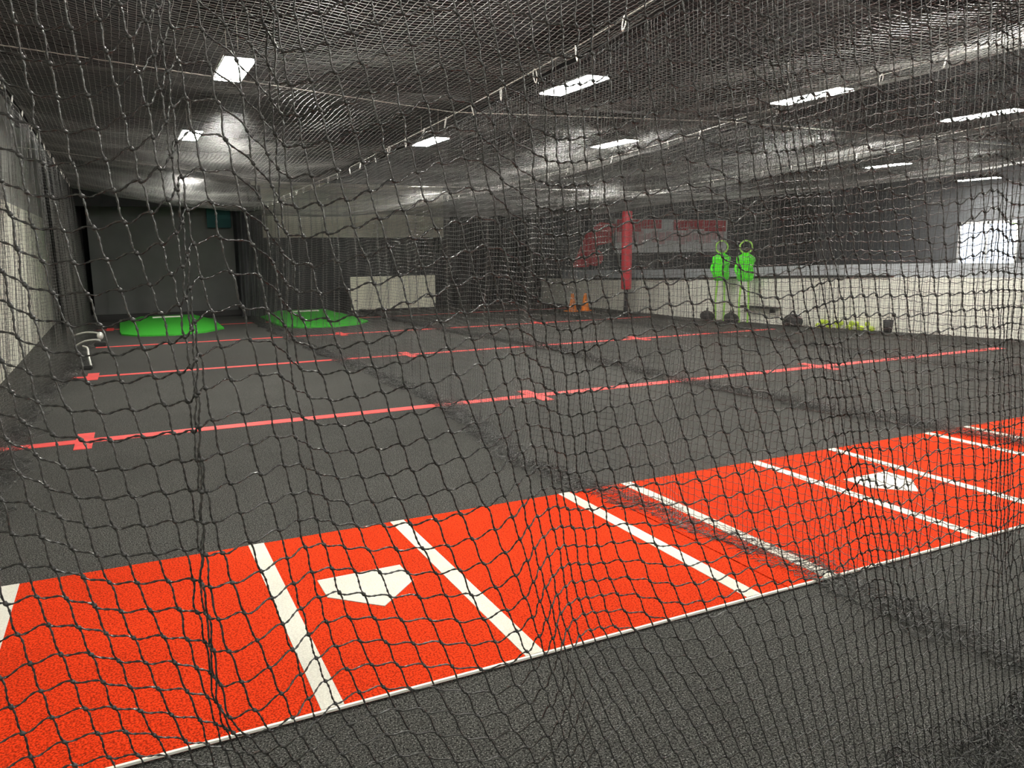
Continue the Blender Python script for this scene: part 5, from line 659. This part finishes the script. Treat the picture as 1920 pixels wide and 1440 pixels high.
  (4179,2730,5643,27,2,-86,29,2,-85,31,3,-84,31,4,-84,32,5,-83,30,6,-83,30,6,-84,26,5,-83,23,6,-85,19,5,-84,16,5,-85,15,3,-84,17,3,-85,17,2,-85,17,0,-86,16,0,-89,13,-2,-94,12,-2,-98,11,-4,-101,8,-4,-86,8,-5,-88,9,-5,-94,8,-5,-99,8,-5,-101,10,-4,-100,12,-4,-100,14,-4,-99,15,-2,-97,15,-2,-98,13,0,-99,16,0,-100,19,1,-101,21,3,-96,25,3,-95,26,3,-96,24,4,-97,22,5,-96,21,4,-96,22,4,-96,21,4,-102,22,3,-102,20,3,-99,19,1,-96,19,1,-93,22,0,-96,26,-1,-109,30,-2,-111,30,-2,-109,28,-3,-106,27,-4,-102,24,-4,-100,22,-4,-99,22,-4,-98,21,-4,-97,20,-3,-98,22,-3,-98,23,-2,-98,24,-1,-100,26,0,-100),
  (4262,2722,5639,26,2,-86,28,3,-85,29,3,-84,30,5,-84,29,5,-84,29,5,-83,26,5,-84,24,5,-85,22,5,-85,20,4,-85,18,4,-86,20,2,-86,20,2,-86,9,0,-86,10,0,-88,12,-2,-89,13,-2,-91,15,-4,-90,15,-4,-88,3,-5,-97,4,-4,-94,6,-5,-93,10,-5,-93,13,-5,-94,16,-4,-93,7,-3,-104,10,-3,-103,14,-1,-101,17,0,-101,21,0,-102,25,2,-102,28,2,-102,17,4,-93,19,3,-92,23,5,-92,25,5,-93,26,4,-93,29,5,-94,29,4,-95,16,4,-101,16,3,-102,18,2,-102,22,1,-101,26,0,-104,28,-1,-107,14,-1,-97,17,-3,-101,20,-4,-103,21,-4,-103,21,-4,-102,21,-5,-99,20,-4,-98,19,-5,-98,19,-4,-97,20,-3,-97,20,-3,-97,22,-2,-98,24,-1,-99,25,0,-101),
  (4353,2719,5639,25,3,-85,27,3,-85,28,4,-85,28,5,-84,28,5,-84,26,5,-84,25,5,-85,24,5,-85,21,4,-86,21,3,-86,20,3,-87,20,2,-87,16,0,-87,11,0,-88,8,-1,-87,11,-3,-89,12,-3,-88,13,-4,-88,11,-5,-88,6,-4,-94,4,-5,-95,7,-5,-93,10,-5,-92,13,-4,-92,14,-4,-94,11,-2,-101,10,-2,-103,15,0,-104,19,0,-103,24,1,-103,28,3,-102,27,3,-100,21,4,-94,20,5,-92,22,4,-91,26,5,-91,28,5,-92,29,5,-93,27,4,-96,19,3,-99,17,2,-102,18,2,-104,22,1,-105,24,-1,-107,22,-2,-106,15,-2,-98,11,-3,-98,13,-4,-99,15,-5,-100,16,-5,-100,17,-5,-99,17,-5,-98,17,-4,-97,18,-4,-97,19,-3,-97,20,-3,-98,22,-1,-98,23,0,-100,26,0,-101),
  (4447,2720,5642,25,3,-86,25,3,-85,27,5,-84,27,5,-85,26,5,-84,26,5,-85,24,4,-86,23,5,-86,22,3,-86,21,3,-87,20,2,-87,18,1,-88,15,0,-88,12,-1,-89,10,-2,-88,9,-3,-87,11,-4,-88,10,-4,-87,9,-5,-90,7,-5,-91,6,-5,-93,8,-4,-93,10,-5,-92,12,-3,-92,13,-3,-96,13,-2,-99,14,-1,-102,16,0,-104,21,1,-103,25,2,-104,27,3,-101,27,4,-98,24,4,-96,23,5,-92,24,5,-92,25,5,-91,28,5,-92,28,4,-93,25,4,-96,21,2,-100,19,2,-101,19,1,-105,20,0,-106,20,-1,-106,17,-2,-104,12,-3,-101,10,-4,-97,9,-5,-98,10,-4,-97,12,-5,-98,13,-5,-99,15,-5,-97,15,-4,-98,17,-4,-97,18,-3,-98,19,-1,-98,22,-1,-100,23,0,-100,26,1,-101),
  (4542,2721,5646,24,4,-86,25,4,-85,26,4,-85,25,5,-85,26,5,-85,24,5,-86,24,5,-86,23,4,-87,22,3,-87,20,2,-87,19,2,-88,18,0,-89,14,-1,-88,12,-1,-89,10,-3,-88,10,-4,-88,9,-4,-87,8,-4,-88,8,-5,-89,8,-5,-91,8,-5,-91,8,-5,-92,10,-4,-93,12,-3,-94,13,-2,-95,15,-2,-99,16,0,-100,19,1,-103,23,2,-103,25,2,-102,26,4,-100,27,4,-98,26,5,-96,26,5,-94,25,5,-93,27,5,-92,26,4,-93,26,4,-95,24,3,-97,22,2,-99,20,2,-102,19,0,-104,17,-1,-105,16,-2,-105,13,-2,-102,10,-4,-101,8,-4,-98,7,-5,-97,7,-5,-97,9,-5,-97,9,-5,-97,12,-4,-98,14,-4,-97,15,-3,-98,17,-2,-99,19,-2,-99,22,0,-100,23,1,-101,25,2,-102),
  (4638,2723,5650,23,4,-86,24,4,-85,25,5,-86,24,5,-85,25,5,-86,24,5,-86,23,4,-87,22,4,-87,22,2,-88,19,2,-88,19,1,-89,16,0,-89,14,-2,-89,12,-2,-88,10,-3,-89,9,-4,-88,8,-5,-88,8,-5,-88,8,-5,-89,8,-5,-90,8,-4,-91,10,-4,-91,10,-4,-93,12,-3,-94,14,-1,-96,16,-1,-98,19,0,-99,21,2,-101,23,2,-101,26,3,-101,26,4,-100,27,5,-98,28,5,-96,28,5,-95,27,5,-95,26,4,-94,26,5,-94,25,3,-96,24,3,-98,21,1,-99,20,1,-102,18,0,-103,15,-2,-103,12,-2,-103,10,-3,-102,8,-4,-100,6,-5,-99,5,-5,-97,5,-5,-97,5,-5,-96,8,-5,-97,9,-4,-97,12,-3,-98,14,-3,-98,16,-1,-99,18,-1,-100,21,0,-101,23,2,-102,25,2,-103),
  (4734,2725,5655,22,5,-86,24,4,-86,23,5,-86,24,5,-86,24,5,-87,23,5,-87,22,3,-87,22,4,-88,20,2,-89,19,1,-89,17,0,-89,15,-1,-89,14,-2,-89,12,-3,-89,10,-4,-88,9,-4,-89,8,-5,-88,7,-5,-89,7,-5,-89,9,-4,-89,9,-5,-91,10,-4,-91,11,-3,-93,14,-2,-94,15,-1,-96,18,0,-96,20,1,-99,22,2,-99,24,3,-99,26,4,-100,27,4,-99,28,5,-98,29,5,-97,29,5,-96,28,5,-96,27,4,-96,25,4,-97,25,3,-97,22,2,-98,21,1,-100,18,0,-101,16,-1,-102,13,-2,-102,10,-3,-101,7,-4,-101,6,-4,-99,4,-5,-99,3,-5,-97,3,-5,-97,3,-5,-96,6,-4,-97,7,-4,-97,10,-3,-98,13,-2,-98,15,-1,-100,18,0,-100,20,1,-102,22,2,-103,25,3,-104),
  (4830,2728,5660,22,5,-87,22,5,-86,23,5,-87,23,4,-87,22,5,-87,22,4,-88,22,3,-88,20,3,-89,20,2,-89,18,0,-89,16,-1,-89,14,-1,-90,13,-3,-89,12,-3,-89,9,-4,-89,9,-5,-89,8,-5,-88,8,-5,-89,7,-5,-89,9,-4,-90,9,-4,-90,11,-4,-92,13,-2,-92,15,-2,-94,16,0,-95,20,1,-96,21,1,-97,24,3,-97,25,3,-98,27,4,-98,27,5,-99,29,5,-98,29,5,-97,29,5,-98,29,4,-98,27,4,-98,26,4,-98,24,2,-98,21,2,-100,20,0,-99,17,-1,-101,13,-1,-100,11,-3,-101,8,-3,-100,5,-5,-99,3,-4,-99,2,-5,-99,1,-5,-97,2,-5,-97,2,-5,-97,3,-4,-96,6,-3,-98,9,-2,-98,11,-2,-98,14,0,-100,17,1,-101,19,1,-103,22,3,-103,24,4,-105),
  (4926,2731,5665,21,5,-87,22,5,-87,21,5,-87,22,4,-88,22,5,-88,21,3,-89,20,3,-88,20,2,-90,18,1,-89,17,0,-90,15,-1,-90,14,-3,-90,12,-3,-89,11,-4,-89,10,-4,-89,8,-5,-89,8,-5,-89,8,-5,-89,8,-5,-90,9,-4,-89,11,-3,-91,11,-3,-91,14,-2,-93,16,-1,-93,19,0,-95,20,1,-95,23,3,-95,25,3,-96,26,4,-96,27,4,-97,29,5,-98,29,5,-98,30,5,-98,29,5,-99,29,4,-99,27,4,-100,26,2,-100,23,2,-100,21,1,-100,18,0,-100,15,-2,-99,11,-2,-100,9,-3,-99,5,-4,-99,4,-4,-98,1,-5,-98,0,-5,-98,0,-5,-98,0,-5,-97,0,-4,-97,3,-4,-97,4,-2,-97,7,-2,-99,10,-1,-99,13,0,-100,16,2,-102,19,2,-103,21,3,-104,23,4,-106),
)
NI, NJ = 83, 60
q = np.array(NET_STEPS).reshape(NI, NJ, 3)
K = np.cumsum(q, axis=1) * .0005          # knot positions of the hanging net in metres
rg = np.random.default_rng(5)
# the slack of the net lies heaped on the floor
ns = 14; ext = np.zeros((NI, ns, 3)); s = np.linspace(0, 3.7, NI)
for e in range(ns):
    ext[:, e, 0] = K[:, -1, 0] + .012 * e + .03 * np.sin(s * 9 + e * .8) + .008 * rg.normal(0, 1, NI)
    ext[:, e, 1] = 1.37 + .11 * np.sin(e * .55 + 1.4 * np.sin(s * 2.1)) + .05 * np.sin(s * 11 + e) + .010 * rg.normal(0, 1, NI)
    ext[:, e, 2] = .012 + .085 * np.abs(np.sin(s * 4.3 + e * .9)) * rg.uniform(.4, 1, NI)
K[:, -6:, 2] = np.maximum(K[:, -6:, 2], .02)
K = np.concatenate([K, ext], axis=1); NJ = K.shape[1]
K[..., 2] = np.maximum(K[..., 2], .008)
SEG = 9
def hermite(P, T0, T1):
    t = (np.arange(SEG) / SEG)[None, None, :, None]
    h00 = 2 * t ** 3 - 3 * t ** 2 + 1; h10 = t ** 3 - 2 * t ** 2 + t; h01 = -2 * t ** 3 + 3 * t ** 2; h11 = t ** 3 - t ** 2
    A = P[:, :-1, None, :] * h00 + T0[:, :, None, :] * h10 + P[:, 1:, None, :] * h01 + T1[:, :, None, :] * h11
    return np.concatenate([A.reshape(P.shape[0], -1, 3), P[:, -1:, :]], 1)
def bent(P, tilt, amount):
    """tangents at the knots: the smooth direction of the line, tipped the way the knots are tipped"""
    d = np.diff(P, axis=1); L = np.linalg.norm(d, axis=2, keepdims=True)
    sm = np.gradient(P, axis=1); sm /= np.linalg.norm(sm, axis=2, keepdims=True) + 1e-9
    T = sm + np.array(tilt)[None, None, :] * amount + rg.normal(0, .10, sm.shape)
    T /= np.linalg.norm(T, axis=2, keepdims=True)
    return T[:, :-1] * L * 1.15, T[:, 1:] * L * 1.15
rowsP = K.transpose(1, 0, 2); T0, T1 = bent(rowsP, (0, 0, -1), .72); RL = hermite(rowsP, T0, T1)
T0, T1 = bent(K, (1, 0, 0), .28); CL = hermite(K, T0, T1)
net = thing('backstop_net', 'black knotted net in the foreground that the whole scene is seen through', 'net')
parts = [tube_arrays(RL, .0023, 6, .55, 2 * PI / .027, ref=(0, 1, 0)), tube_arrays(CL, .0023, 6, .55, 2 * PI / .027, ref=(0, 1, 0))]
v, f = merge(parts); link('netting', quads_mesh('netting', v, f), M['twine'], net)
# knots
bm = bmesh.new(); bmesh.ops.create_icosphere(bm, subdivisions=2, radius=1)
kv = np.array([list(x.co) for x in bm.verts]); kf = np.array([[x.index for x in fc.verts] for fc in bm.faces]); bm.free()
lump = 1 + .22 * np.sin(kv[:, 0] * 5 + 1) * np.sin(kv[:, 2] * 6)
kv = kv * lump[:, None]
kp = K.reshape(-1, 3); nk = len(kp)
th = rg.uniform(.3, 1.1, nk); sc_ = rg.uniform(.88, 1.12, (nk, 3)) * np.array([.0047, .0036, .0036])
loc = kv[None] * sc_[:, None, :]
x = loc[..., 0] * np.cos(th)[:, None] + loc[..., 2] * np.sin(th)[:, None]; z = -loc[..., 0] * np.sin(th)[:, None] + loc[..., 2] * np.cos(th)[:, None]
V = np.stack([x, loc[..., 1], z], -1) + kp[:, None, :]
F = kf[None] + (np.arange(nk) * len(kv))[:, None, None]
me = bpy.data.meshes.new('knots'); V = V.reshape(-1, 3).astype(np.float32); F = F.reshape(-1, 3).astype(np.int32)
me.vertices.add(len(V)); me.vertices.foreach_set('co', V.ravel()); me.loops.add(F.size); me.loops.foreach_set('vertex_index', F.ravel())
me.polygons.add(len(F)); me.polygons.foreach_set('loop_start', np.arange(0, F.size, 3, dtype=np.int32)); me.polygons.foreach_set('use_smooth', np.ones(len(F), dtype=bool)); me.update(calc_edges=True)
o = link('knots', me, M['knot'], net); o['kind'] = 'stuff'
tube_obj('top_rope', [tuple(K[i, 0]) for i in range(NI)], .006, M['rope'], net, 6)
